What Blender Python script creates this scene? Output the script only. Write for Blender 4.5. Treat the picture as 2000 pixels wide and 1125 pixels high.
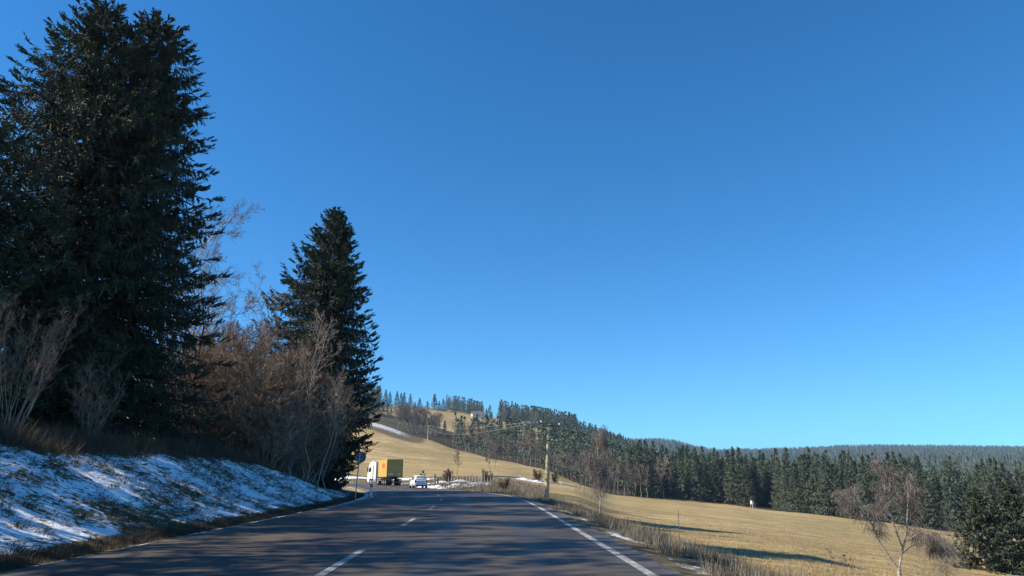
import bpy, math, random
import numpy as np
from mathutils import Vector, Matrix

# ------------------------------------------------------------------ camera, sky, sun, exposure
for o in list(bpy.data.objects):
    bpy.data.objects.remove(o)
SC = bpy.context.scene
COL = SC.collection
F = 1360.0                      # focal length in photo pixels (2000 wide)
PITCH = math.radians(15.05)
YAW = math.radians(2.03)        # the camera looks a little right of the road
EYE = Vector((0.0, 0.0, 1.2))
cam_d = bpy.data.cameras.new('camera')
cam_d.sensor_width = 36.0
cam_d.lens = 36.0 * F / 2000.0
cam_d.clip_start = 0.1
cam_d.clip_end = 20000.0
cam = bpy.data.objects.new('camera', cam_d)
cam.location = EYE
cam.rotation_euler = (math.pi / 2 + PITCH, 0, -YAW)
COL.objects.link(cam)
SC.camera = cam

SUN_AZ = math.radians(-98.0)   # measured from +Y towards +X: sun from the left, a little behind
SUN_EL = math.radians(37.5)
world = bpy.data.worlds.new('World')
SC.world = world
world.use_nodes = True
wn, wl = world.node_tree.nodes, world.node_tree.links
wn.clear()
sky = wn.new('ShaderNodeTexSky')
sky.sky_type = 'NISHITA'
sky.sun_disc = False
sky.sun_elevation = SUN_EL
sky.sun_rotation = SUN_AZ
sky.altitude = 900
sky.air_density = 1.0
sky.dust_density = 0.0
sky.ozone_density = 4.0
hsv = wn.new('ShaderNodeHueSaturation')
hsv.inputs['Saturation'].default_value = 1.25
bg = wn.new('ShaderNodeBackground')
bg.inputs['Strength'].default_value = 0.098
wo = wn.new('ShaderNodeOutputWorld')
wl.new(sky.outputs[0], hsv.inputs['Color'])
tint = wn.new('ShaderNodeMix')
tint.data_type = 'RGBA'; tint.blend_type = 'MULTIPLY'
tint.inputs[0].default_value = 1.0
tint.inputs[7].default_value = (0.82, 1.15, 1.10, 1)
wl.new(hsv.outputs[0], tint.inputs[6])
# the phone's tone curve holds the bright horizon back, red first
ssep, scomb = wn.new('ShaderNodeSeparateColor'), wn.new('ShaderNodeCombineColor')
wl.new(tint.outputs[2], ssep.inputs[0])
for ch, k in ((0, .34), (1, .06), (2, 0.0)):
    den = wn.new('ShaderNodeMath'); den.operation = 'MULTIPLY_ADD'
    den.inputs[1].default_value = k; den.inputs[2].default_value = 1.0
    div = wn.new('ShaderNodeMath'); div.operation = 'DIVIDE'
    wl.new(ssep.outputs[ch], den.inputs[0]); wl.new(ssep.outputs[ch], div.inputs[0]); wl.new(den.outputs[0], div.inputs[1])
    wl.new(div.outputs[0], scomb.inputs[ch])
wl.new(scomb.outputs[0], bg.inputs['Color'])
wl.new(bg.outputs[0], wo.inputs['Surface'])

sun_d = bpy.data.lights.new('sun', 'SUN')
sun_d.energy = 5.0
sun_d.angle = math.radians(0.53)
sun_d.color = (1.0, 0.88, 0.71)
sun = bpy.data.objects.new('sun', sun_d)
sdir = Vector((math.sin(SUN_AZ) * math.cos(SUN_EL), math.cos(SUN_AZ) * math.cos(SUN_EL), math.sin(SUN_EL)))
sun.rotation_euler = sdir.to_track_quat('Z', 'Y').to_euler()
COL.objects.link(sun)
SC.view_settings.view_transform = 'Standard'
SC.view_settings.look = 'None'
SC.view_settings.exposure = 0.75
SC.view_settings.gamma = 1.0
SC.cycles.max_bounces = 6
SC.cycles.diffuse_bounces = 2
SC.cycles.glossy_bounces = 2
SC.cycles.transmission_bounces = 3
SC.cycles.volume_bounces = 0
SC.cycles.use_denoising = True

# ------------------------------------------------------------------ helpers
R = np.random.default_rng(7)
random.seed(7)

def ray(px, py):
    a, b = (px - 1000) / F, (562.5 - py) / F
    fw = math.cos(PITCH) - math.sin(PITCH) * b
    up = math.sin(PITCH) + math.cos(PITCH) * b
    return (a * math.cos(YAW) + fw * math.sin(YAW), -a * math.sin(YAW) + fw * math.cos(YAW), up)

def at(px, py, D):
    x, y, z = ray(px, py)
    return Vector((x / y * D, D, EYE.z + z / y * D))

def sm(a, b, x):
    t = np.clip((x - a) / (b - a), 0, 1)
    return t * t * (3 - 2 * t)

def norm(v):
    return v / np.maximum(np.linalg.norm(v, axis=-1, keepdims=True), 1e-9)

class Geo:
    def __init__(self):
        self.v, self.f, self.m, self.n = [], [], [], 0
    def add(self, v, f, m=0):
        v = np.asarray(v, dtype=np.float64).reshape(-1, 3)
        f = np.asarray(f, dtype=np.int64)
        if f.size == 0:
            return
        self.v.append(v)
        self.f.append(f + self.n)
        self.m.append(np.full(len(f), m, dtype=np.int32))
        self.n += len(v)
    def mesh(self, name, mats, smooth=False):
        me = bpy.data.meshes.new(name)
        v = np.concatenate(self.v)
        me.vertices.add(len(v))
        me.vertices.foreach_set('co', v.astype(np.float32).ravel())
        loops = np.concatenate([f.ravel() for f in self.f])
        tot = np.concatenate([np.full(len(f), f.shape[1]) for f in self.f])
        st = np.concatenate([[0], np.cumsum(tot)[:-1]])
        me.loops.add(len(loops))
        me.loops.foreach_set('vertex_index', loops.astype(np.int32))
        me.polygons.add(len(tot))
        me.polygons.foreach_set('loop_start', st.astype(np.int32))
        me.polygons.foreach_set('loop_total', tot.astype(np.int32))
        me.polygons.foreach_set('material_index', np.concatenate(self.m))
        me.polygons.foreach_set('use_smooth', np.full(len(tot), smooth))
        for m in mats:
            me.materials.append(m)
        me.update(calc_edges=True)
        me.validate()
        return me
    # ---- simple solids
    def box(self, c, s, m=0, rot=None, taper=1.0, bev=0.0):
        x, y, z = s[0] / 2, s[1] / 2, s[2] / 2
        if bev > 0:
            b = min(bev, x * .9, y * .9)
            ring = np.array([(-x + b, -y), (x - b, -y), (x, -y + b), (x, y - b), (x - b, y), (-x + b, y), (-x, y - b), (-x, -y + b)])
            zb = min(bev, z * .9)
            inn = ring * np.array([(x - b) / x, (y - b) / y])
            lv = [np.c_[inn, np.full(8, -z)], np.c_[ring, np.full(8, -z + zb)], np.c_[ring * taper, np.full(8, z - zb)], np.c_[inn * taper, np.full(8, z)]]
            v = np.concatenate(lv)
            f = []
            for l in range(3):
                for i in range(8):
                    j = (i + 1) % 8
                    f.append((l * 8 + i, l * 8 + j, l * 8 + 8 + j, l * 8 + 8 + i))
            if rot is not None:
                v = v @ np.array(rot).T
            v = v + np.array(c)
            self.add(v, f, m)
            self.add(v[:8], [tuple(range(7, -1, -1))], m)
            self.add(v[24:], [tuple(range(8))], m)
            return
        v = np.array([(-x, -y, -z), (x, -y, -z), (x, y, -z), (-x, y, -z), (-x * taper, -y * taper, z), (x * taper, -y * taper, z), (x * taper, y * taper, z), (-x * taper, y * taper, z)])
        if rot is not None:
            v = v @ np.array(rot).T
        self.add(v + np.array(c), [(3, 2, 1, 0), (4, 5, 6, 7), (0, 1, 5, 4), (1, 2, 6, 5), (2, 3, 7, 6), (3, 0, 4, 7)], m)
    def prism(self, poly, axis, a, b, m=0):
        """polygon (2-D) extruded along axis 0 (x) from a to b; poly is (y, z)"""
        p = np.array(poly, float)
        n = len(p)
        if axis == 0:
            v = np.concatenate([np.c_[np.full(n, a), p], np.c_[np.full(n, b), p]])
        elif axis == 1:
            v = np.concatenate([np.c_[p[:, 0], np.full(n, a), p[:, 1]], np.c_[p[:, 0], np.full(n, b), p[:, 1]]])
        else:
            v = np.concatenate([np.c_[p, np.full(n, a)], np.c_[p, np.full(n, b)]])
        self.add(v, [(i, (i + 1) % n, n + (i + 1) % n, n + i) for i in range(n)], m)
        self.add(v, [tuple(range(n - 1, -1, -1))], m)
        self.add(v, [tuple(range(n, 2 * n))], m)
    def lathe(self, prof, n=16, m=0, c=(0, 0, 0), axis='z'):
        """profile of (radius, height)"""
        p = np.array(prof, float)
        k = len(p)
        a = np.arange(n) / n * 2 * math.pi
        v = np.stack([np.outer(p[:, 0], np.cos(a)), np.outer(p[:, 0], np.sin(a)), np.repeat(p[:, 1:2], n, 1)], -1).reshape(-1, 3)
        if axis == 'x':
            v = v[:, [2, 0, 1]]
        elif axis == 'y':
            v = v[:, [1, 2, 0]]
        f = [(i * n + j, i * n + (j + 1) % n, (i + 1) * n + (j + 1) % n, (i + 1) * n + j) for i in range(k - 1) for j in range(n)]
        v = v + np.array(c)
        self.add(v, f, m)
        self.add(v[:n], [tuple(range(n - 1, -1, -1))], m)
        self.add(v[-n:], [tuple(range(n))], m)
    def tubes(self, P, Rr, sides=3, m=0):
        """P: (B,N,3) polylines, Rr: (B,N) radii"""
        P = np.asarray(P, float)
        B, N, _ = P.shape
        if B == 0:
            return
        T = norm(np.gradient(P, axis=1))
        ref = np.where(np.abs(T[:, :1, 2:3]) > .9, np.array([1., 0, 0]), np.array([0, 0, 1.]))
        A = norm(np.cross(T, np.broadcast_to(ref, T.shape)))
        Bn = np.cross(T, A)
        a = np.arange(sides) / sides * 2 * math.pi
        V = P[:, :, None, :] + Rr[:, :, None, None] * (np.cos(a)[None, None, :, None] * A[:, :, None, :] + np.sin(a)[None, None, :, None] * Bn[:, :, None, :])
        idx = np.arange(B * N * sides).reshape(B, N, sides)
        i0, i1 = idx[:, :-1], idx[:, 1:]
        f = np.stack([i0, np.roll(i0, -1, 2), np.roll(i1, -1, 2), i1], -1).reshape(-1, 4)
        self.add(V.reshape(-1, 3), f, m)
    def leaves(self, p, d, L, W, m=0, side=None):
        """kite shaped shoots: base p, direction d, length L, width W (all arrays)"""
        n = len(p)
        if n == 0:
            return
        if side is None:
            rnd = R.normal(size=(n, 3))
            side = norm(np.cross(d, rnd))
        L, W = np.broadcast_to(L, n)[:, None], np.broadcast_to(W, n)[:, None]
        v = np.stack([p, p + d * L * .45 + side * W * .5, p + d * L, p + d * L * .45 - side * W * .5], 1)
        self.add(v.reshape(-1, 3), np.arange(n * 4).reshape(n, 4), m)

def obj(name, geo, mats, parent=None, smooth=False, loc=None):
    me = geo if isinstance(geo, bpy.types.Mesh) else geo.mesh(name, mats if isinstance(mats, (list, tuple)) else [mats], smooth)
    o = bpy.data.objects.new(name, me)
    COL.objects.link(o)
    if parent is not None:
        o.parent = parent
    if loc is not None:
        o.location = loc
    return o

def tag(o, label=None, cat=None, group=None, kind=None):
    if label: o['label'] = label
    if cat: o['category'] = cat
    if group: o['group'] = group
    if kind: o['kind'] = kind
    return o

def thing(name, label, cat, loc=(0, 0, 0), rz=0.0, group=None):
    o = bpy.data.objects.new(name, None)
    o.empty_display_size = .3
    COL.objects.link(o)
    o.location = loc
    o.rotation_euler = (0, 0, rz)
    return tag(o, label, cat, group)

def dup(o, loc, rz=0.0, scale=1.0, label=None, group=None):
    c = o.copy()
    COL.objects.link(c)
    c.location = loc
    c.rotation_euler = (0, 0, rz)
    c.scale = scale if hasattr(scale, '__len__') else (scale,) * 3
    if label: c['label'] = label
    if group: c['group'] = group
    for ch in o.children:
        d = ch.copy()
        COL.objects.link(d)
        d.parent = c
        for g in ch.children:
            e = g.copy()
            COL.objects.link(e)
            e.parent = d
    return c

ORD = ['first', 'second', 'third', 'fourth', 'fifth', 'sixth', 'seventh', 'eighth', 'ninth', 'tenth', 'eleventh', 'twelfth',
       'thirteenth', 'fourteenth', 'fifteenth', 'sixteenth', 'seventeenth', 'eighteenth', 'nineteenth', 'twentieth',
       'twenty-first', 'twenty-second', 'twenty-third', 'twenty-fourth', 'twenty-fifth', 'twenty-sixth', 'twenty-seventh',
       'twenty-eighth', 'twenty-ninth', 'thirtieth', 'thirty-first', 'thirty-second', 'thirty-third', 'thirty-fourth', 'thirty-fifth',
       'thirty-sixth', 'thirty-seventh', 'thirty-eighth', 'thirty-ninth', 'fortieth']

# ------------------------------------------------------------------ materials
def mat(name, col, rough=.8, var=0.0, scale=3.0, col2=None, metal=0.0, spec=.3, rand=0.0, bump=0.0, bscale=None, stretch=(1, 1, 1)):
    m = bpy.data.materials.new(name)
    m.use_nodes = True
    nt = m.node_tree
    N, L = nt.nodes, nt.links
    b = N['Principled BSDF']
    b.inputs['Roughness'].default_value = rough
    b.inputs['Metallic'].default_value = metal
    b.inputs['Specular IOR Level'].default_value = spec
    geo = N.new('ShaderNodeNewGeometry')
    mp = N.new('ShaderNodeMapping')
    mp.inputs['Scale'].default_value = stretch
    L.new(geo.outputs['Position'], mp.inputs['Vector'])
    nz = N.new('ShaderNodeTexNoise')
    nz.inputs['Scale'].default_value = scale
    nz.inputs['Detail'].default_value = 5
    L.new(mp.outputs[0], nz.inputs['Vector'])
    mx = N.new('ShaderNodeMix')
    mx.data_type = 'RGBA'
    c2 = col2 if col2 else tuple(c * (1 - var) for c in col)
    c1 = col if col2 else tuple(min(1, c * (1 + var)) for c in col)
    mx.inputs[6].default_value = (*c2, 1)
    mx.inputs[7].default_value = (*c1, 1)
    rp = N.new('ShaderNodeMapRange')
    rp.inputs[1].default_value, rp.inputs[2].default_value = .35, .65
    L.new(nz.outputs[0], rp.inputs[0])
    L.new(rp.outputs[0], mx.inputs[0])
    out = mx.outputs[2]
    if rand > 0:
        oi = N.new('ShaderNodeObjectInfo')
        hs = N.new('ShaderNodeHueSaturation')
        vr = N.new('ShaderNodeMapRange')
        vr.inputs[3].default_value, vr.inputs[4].default_value = 1 - rand, 1 + rand
        L.new(oi.outputs['Random'], vr.inputs[0])
        L.new(vr.outputs[0], hs.inputs['Value'])
        L.new(out, hs.inputs['Color'])
        out = hs.outputs[0]
    L.new(out, b.inputs['Base Color'])
    if bump > 0:
        bm_ = N.new('ShaderNodeBump')
        bm_.inputs['Strength'].default_value = bump
        bm_.inputs['Distance'].default_value = .05
        if bscale:
            n2 = N.new('ShaderNodeTexNoise')
            n2.inputs['Scale'].default_value = bscale
            n2.inputs['Detail'].default_value = 4
            L.new(geo.outputs['Position'], n2.inputs['Vector'])
            L.new(n2.outputs[0], bm_.inputs['Height'])
        else:
            L.new(nz.outputs[0], bm_.inputs['Height'])
        L.new(bm_.outputs[0], b.inputs['Normal'])
    return m

M = {}
M['needles'] = mat('spruce_needles', (.092, .118, .068), .7, col2=(.042, .066, .048), scale=.7, rand=.12)
M['needles_far'] = mat('forest_needles', (.105, .130, .085), .8, col2=(.060, .086, .060), scale=.25, rand=.34)
M['bark'] = mat('spruce_bark', (.075, .055, .042), .9, var=.4, scale=6, bump=.4)
M['bark_brown'] = mat('brown_bark', (.265, .195, .138), .85, var=.35, scale=5, rand=.2)
M['bark_dark'] = mat('dark_bark', (.045, .036, .032), .9, var=.3, scale=5)
M['bark_pale'] = mat('pale_bark', (.33, .275, .205), .8, var=.3, scale=8)
M['bark_birch'] = mat('birch_bark', (.44, .40, .36), .7, col2=(.18, .15, .13), scale=5, stretch=(1, 1, 3))
M['twig_birch'] = mat('birch_twigs', (.17, .148, .140), .8, var=.25, scale=2)
M['twig_far'] = mat('bare_crown_twigs', (.195, .162, .135), .85, var=.25, scale=.3, rand=.2)
M['bark_far'] = mat('bare_far_bark', (.26, .22, .185), .85, var=.3, scale=.6)
M['grass_dry'] = mat('dry_grass', (.45, .345, .18), .9, col2=(.20, .15, .085), scale=2.5)
M['grass_grey'] = mat('grey_dead_grass', (.27, .235, .17), .9, col2=(.13, .11, .085), scale=1.2)
M['grass_brown'] = mat('brown_dead_weeds', (.13, .09, .055), .9, col2=(.065, .048, .034), scale=1.2)
M['grass_green'] = mat('winter_grass_blades', (.075, .078, .04), .9, col2=(.12, .095, .055), scale=1.5)
M['paint'] = mat('road_paint', (.50, .485, .44), .7, col2=(.23, .22, .205), scale=16, spec=.3)
M['concrete'] = mat('pole_concrete', (.41, .365, .225), .85, var=.16, scale=3, bump=.1, stretch=(1, 1, .3))
M['steel'] = mat('galvanised_steel', (.42, .43, .44), .45, var=.12, scale=6, metal=.7)
M['dark_steel'] = mat('dark_steel', (.05, .05, .055), .5, var=.2, scale=6, metal=.5)
M['porcelain'] = mat('insulator_porcelain', (.72, .70, .66), .25, var=.06, scale=5)
M['white_plastic'] = mat('white_plastic', (.74, .74, .73), .5, var=.06, scale=6)
M['black_plastic'] = mat('black_plastic', (.02, .02, .022), .5, var=.2, scale=6)
M['red_plastic'] = mat('red_plastic', (.52, .05, .04), .5, var=.1, scale=6)
M['sign_back'] = mat('sign_back_shade_grey', (.13, .15, .15), .6, var=.08, scale=6)  # grey darkened so the sunlit plate looks as if in shade
M['yellow'] = mat('yellow_sheet', (.80, .48, .02), .45, var=.06, scale=2)
M['yellow_box'] = mat('yellow_trailer_paint', (.47, .32, .07), .42, var=.07, scale=1.2)
M['orange_red'] = mat('red_lettering', (.55, .04, .03), .5, var=.05, scale=4)
M['cab_white'] = mat('white_cab_paint', (.74, .74, .75), .35, var=.05, scale=1.5, spec=.5)
M['car_white'] = mat('white_car_paint', (.70, .71, .73), .25, var=.04, scale=2, spec=.6)
M['glass'] = mat('dark_glass', (.015, .02, .024), .08, var=.1, scale=2, spec=.8)
M['rubber'] = mat('tyre_rubber', (.018, .018, .018), .9, var=.2, scale=10)
M['lamp_red'] = mat('red_lamp_lens', (.34, .02, .02), .2, var=.1, scale=8)
M['snow'] = mat('old_snow', (.80, .81, .83), .8, col2=(.62, .62, .62), scale=4, bump=.4, bscale=9)
M['wood'] = mat('weathered_wood', (.30, .24, .18), .9, var=.3, scale=6)
M['wood_pale'] = mat('pale_weathered_wood', (.52, .48, .42), .9, var=.2, scale=6)
M['wall_white'] = mat('white_render_wall', (.74, .70, .64), .9, var=.08, scale=1)
M['roof'] = mat('grey_brown_roof', (.16, .12, .10), .8, var=.2, scale=2)
M['alu'] = mat('wire_aluminium', (.48, .46, .38), .45, var=.05, scale=1, metal=.3)

# asphalt: fine aggregate, darker patches, slightly polished wheel tracks
def asphalt_mat():
    m = bpy.data.materials.new('asphalt')
    m.use_nodes = True
    nt = m.node_tree; N, L = nt.nodes, nt.links
    b = N['Principled BSDF']
    geo = N.new('ShaderNodeNewGeometry')
    def noise(scale, det=4, st=(1, 1, 1)):
        mp = N.new('ShaderNodeMapping'); mp.inputs['Scale'].default_value = st
        L.new(geo.outputs['Position'], mp.inputs['Vector'])
        n = N.new('ShaderNodeTexNoise'); n.inputs['Scale'].default_value = scale; n.inputs['Detail'].default_value = det
        L.new(mp.outputs[0], n.inputs['Vector']); return n.outputs[0]
    fine = noise(55, 3); big = noise(.45, 4, (1, .25, 1)); mid = noise(3.5, 5)
    def mixc(fac, a, c):
        x = N.new('ShaderNodeMix'); x.data_type = 'RGBA'
        x.inputs[6].default_value = (*a, 1) if isinstance(a, tuple) else (0, 0, 0, 1)
        if not isinstance(a, tuple): L.new(a, x.inputs[6])
        x.inputs[7].default_value = (*c, 1)
        L.new(fac, x.inputs[0]); return x.outputs[2]
    def rng(x, a, c, lo=0., hi=1.):
        r = N.new('ShaderNodeMapRange'); r.inputs[1].default_value = a; r.inputs[2].default_value = c
        r.inputs[3].default_value = lo; r.inputs[4].default_value = hi
        L.new(x, r.inputs[0]); return r.outputs[0]
    c = mixc(rng(big, .35, .65), (.062, .050, .040), (.102, .083, .064))
    c = mixc(rng(fine, .45, .75, 0, .55), c, (.15, .14, .13))
    c = mixc(rng(mid, .5, .75, 0, .35), c, (.045, .042, .042))
    att = N.new('ShaderNodeAttribute'); att.attribute_name = 'across'
    def mth(op, a_, b_=None):
        x = N.new('ShaderNodeMath'); x.operation = op
        for k, q in ((0, a_), (1, b_)):
            if q is None: continue
            if isinstance(q, (int, float)): x.inputs[k].default_value = q
            else: L.new(q, x.inputs[k])
        return x.outputs[0]
    tr_ = None
    for cx in (-.85, .75, -3.25, -4.85):          # wheel tracks, polished and a little darker
        d_ = mth('ABSOLUTE', mth('SUBTRACT', att.outputs['Fac'], cx))
        q = rng(mth('ADD', d_, mth('MULTIPLY', big, .25)), .50, .18)
        tr_ = q if tr_ is None else mth('MAXIMUM', tr_, q)
    c = mixc(mth('MULTIPLY', tr_, .5), c, (.048, .041, .036))
    # pale dusty middle of the lanes and salt-grey edges
    ed = rng(mth('ABSOLUTE', mth('SUBTRACT', att.outputs['Fac'], -1.8)), 3.6, 4.3)
    c = mixc(mth('MULTIPLY', ed, rng(mid, .4, .65, 0, .6)), c, (.17, .155, .14))
    # tarred cracks
    vo = N.new('ShaderNodeTexVoronoi'); vo.feature = 'DISTANCE_TO_EDGE'; vo.inputs['Scale'].default_value = .28
    wv = N.new('ShaderNodeMapping'); wv.inputs['Scale'].default_value = (1, .45, 1)
    nzv = N.new('ShaderNodeTexNoise'); nzv.inputs['Scale'].default_value = 1.1; nzv.inputs['Detail'].default_value = 4
    L.new(geo.outputs['Position'], nzv.inputs['Vector'])
    av = N.new('ShaderNodeVectorMath'); av.operation = 'ADD'
    L.new(geo.outputs['Position'], av.inputs[0]); L.new(nzv.outputs['Color'], av.inputs[1])
    L.new(av.outputs[0], wv.inputs['Vector']); L.new(wv.outputs[0], vo.inputs['Vector'])
    crk = mth('MULTIPLY', rng(vo.outputs['Distance'], .014, .006), rng(noise(.16, 2), .50, .58))
    c = mixc(mth('MULTIPLY', crk, .8), c, (.022, .021, .021))
    L.new(c, b.inputs['Base Color'])
    L.new(mth('SUBTRACT', rng(big, .3, .7, .52, .75), mth('MULTIPLY', tr_, .1)), b.inputs['Roughness'])
    b.inputs['Specular IOR Level'].default_value = .16
    bp = N.new('ShaderNodeBump'); bp.inputs['Strength'].default_value = .35; bp.inputs['Distance'].default_value = .012
    L.new(fine, bp.inputs['Height']); L.new(bp.outputs[0], b.inputs['Normal'])
    return m
M['asphalt'] = asphalt_mat()

def terrain_mat():
    """dry meadow, with snow / litter / green / bare-earth cover weights stored on the mesh; noise breaks the borders"""
    m = bpy.data.materials.new('terrain_cover')
    m.use_nodes = True
    nt = m.node_tree; N, L = nt.nodes, nt.links
    b = N['Principled BSDF']; b.inputs['Roughness'].default_value = .95; b.inputs['Specular IOR Level'].default_value = .1
    geo = N.new('ShaderNodeNewGeometry')
    def noise(scale, det=5, st=(1, 1, 1), rough=.55):
        mp = N.new('ShaderNodeMapping'); mp.inputs['Scale'].default_value = st
        L.new(geo.outputs['Position'], mp.inputs['Vector'])
        n = N.new('ShaderNodeTexNoise'); n.inputs['Scale'].default_value = scale; n.inputs['Detail'].default_value = det
        n.inputs['Roughness'].default_value = rough
        L.new(mp.outputs[0], n.inputs['Vector']); return n.outputs[0]
    def rng(x, a, c, lo=0., hi=1.):
        r = N.new('ShaderNodeMapRange'); r.interpolation_type = 'SMOOTHSTEP'; r.inputs[1].default_value = a; r.inputs[2].default_value = c
        r.inputs[3].default_value = lo; r.inputs[4].default_value = hi
        L.new(x, r.inputs[0]); return r.outputs[0]
    def mixc(fac, a, c):
        x = N.new('ShaderNodeMix'); x.data_type = 'RGBA'
        for k, s in ((6, a), (7, c)):
            if isinstance(s, tuple): x.inputs[k].default_value = (*s, 1)
            else: L.new(s, x.inputs[k])
        L.new(fac, x.inputs[0]); return x.outputs[2]
    def math_(op, a, c):
        x = N.new('ShaderNodeMath'); x.operation = op
        for k, s in ((0, a), (1, c)):
            if isinstance(s, (int, float)): x.inputs[k].default_value = s
            else: L.new(s, x.inputs[k])
        return x.outputs[0]
    att = N.new('ShaderNodeAttribute'); att.attribute_name = 'cover'
    sep = N.new('ShaderNodeSeparateColor'); L.new(att.outputs['Color'], sep.inputs[0])
    snow_w, litter_w, green_w = sep.outputs[0], sep.outputs[1], sep.outputs[2]
    big = noise(.022, 5, (1, 1, 3)); contour = noise(.045, 4, (.35, 1, 5)); mid = noise(.35, 5); fine = noise(4.5, 5); clump = noise(1.3, 5, (1, 1, 1), .7)
    c = mixc(rng(contour, .36, .62), (.385, .285, .125), (.55, .415, .205))
    rows = noise(.5, 4, (.12, 1.1, 1.5))
    c = mixc(rng(rows, .40, .62, 0, .7), c, (.22, .165, .085))
    c = mixc(rng(big, .42, .62, 0, .6), c, (.29, .235, .10))
    c = mixc(rng(mid, .45, .72, 0, .5), c, (.17, .135, .075))
    c = mixc(rng(clump, .50, .64, 0, .65), c, (.14, .10, .06))
    c = mixc(rng(fine, .5, .75, 0, .5), c, (.58, .45, .22))
    green = mixc(rng(mid, .35, .65), (.10, .155, .03), (.17, .22, .05))
    c = mixc(green_w, c, green)
    lit = mixc(rng(fine, .4, .65), (.035, .028, .020), (.10, .075, .048))
    lit = mixc(rng(mid, .4, .6, 0, .6), lit, (.055, .05, .03))
    lw = rng(math_('ADD', litter_w, math_('MULTIPLY', math_('SUBTRACT', clump, .5), .8)), .35, .65)
    c = mixc(lw, c, lit)
    # snow lies between the grass: fine drawn-out gaps
    sfine = noise(6.5, 6, (1, 1, 1), .72); sbig = noise(.55, 4); smid = noise(2.1, 4, (1.3, .6, 1))
    sn = math_('ADD', math_('ADD', math_('MULTIPLY', sfine, .95), math_('MULTIPLY', sbig, .45)), math_('MULTIPLY', smid, .5))   # about .95
    th = math_('SUBTRACT', 1.36, math_('MULTIPLY', snow_w, .72))
    sw = rng(math_('SUBTRACT', sn, th), -.05, .06)
    gate = rng(snow_w, .02, .12)
    sw = math_('MULTIPLY', sw, gate)
    under = mixc(rng(fine, .4, .6), (.055, .055, .032), (.13, .105, .06))
    c = mixc(math_('MULTIPLY', gate, .8), c, under)
    c = mixc(sw, c, (.80, .81, .83))
    L.new(c, b.inputs['Base Color'])
    bp = N.new('ShaderNodeBump'); bp.inputs['Strength'].default_value = .7; bp.inputs['Distance'].default_value = .12
    hh = math_('ADD', math_('MULTIPLY', fine, .5), math_('ADD', clump, math_('MULTIPLY', sfine, .3)))
    L.new(hh, bp.inputs['Height']); L.new(bp.outputs[0], b.inputs['Normal'])
    return m
M['terrain'] = terrain_mat()

# ------------------------------------------------------------------ road line (centre of the right lane), bends left
ctrl = np.array([(0, -60), (0, -40), (0, -20), (0, 0), (0, 18), (-.05, 30), (-.4, 40), (-1.7, 51), (-4.2, 65), (-7.4, 80), (-11, 97), (-15.6, 113), (-22, 128),
                 (-32, 143), (-47, 156), (-67, 165), (-92, 170), (-130, 173), (-180, 174)], float)
def catmull(c, k=14):
    out = []
    for i in range(1, len(c) - 2):
        p0, p1, p2, p3 = c[i - 1], c[i], c[i + 1], c[i + 2]
        for t in np.arange(k) / k:
            out.append(.5 * (2 * p1 + (p2 - p0) * t + (2 * p0 - 5 * p1 + 4 * p2 - p3) * t * t + (3 * p1 - p0 - 3 * p2 + p3) * t ** 3))
    return np.array(out)
PATH = catmull(ctrl)
PT = norm(np.gradient(PATH, axis=0))
PN = np.c_[PT[:, 1], -PT[:, 0]]                # to the right
EDGE_L, EDGE_R = -6.15, 2.50
def road_z(y):
    return -.36 * sm(40, 95, y)

def lateral(X, Y):
    """signed offset from the right lane centre (right positive) and Y of the foot point"""
    X, Y = np.ravel(X), np.ravel(Y)
    s = np.empty(len(X)); fy = np.empty(len(X))
    for a in range(0, len(X), 20000):
        x, y = X[a:a + 20000], Y[a:a + 20000]
        d = (x[:, None] - PATH[None, :, 0]) ** 2 + (y[:, None] - PATH[None, :, 1]) ** 2
        i = d.argmin(1)
        rx, ry = x - PATH[i, 0], y - PATH[i, 1]
        s[a:a + 20000] = rx * PN[i, 0] + ry * PN[i, 1]
        far = np.sqrt(d[np.arange(len(x)), i])
        along = np.abs(rx * PT[i, 0] + ry * PT[i, 1])
        s[a:a + 20000] = np.where(along > 6, np.sign(s[a:a + 20000] + 1e-9) * far, s[a:a + 20000])
        fy[a:a + 20000] = PATH[i, 1]
    return s, fy

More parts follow.
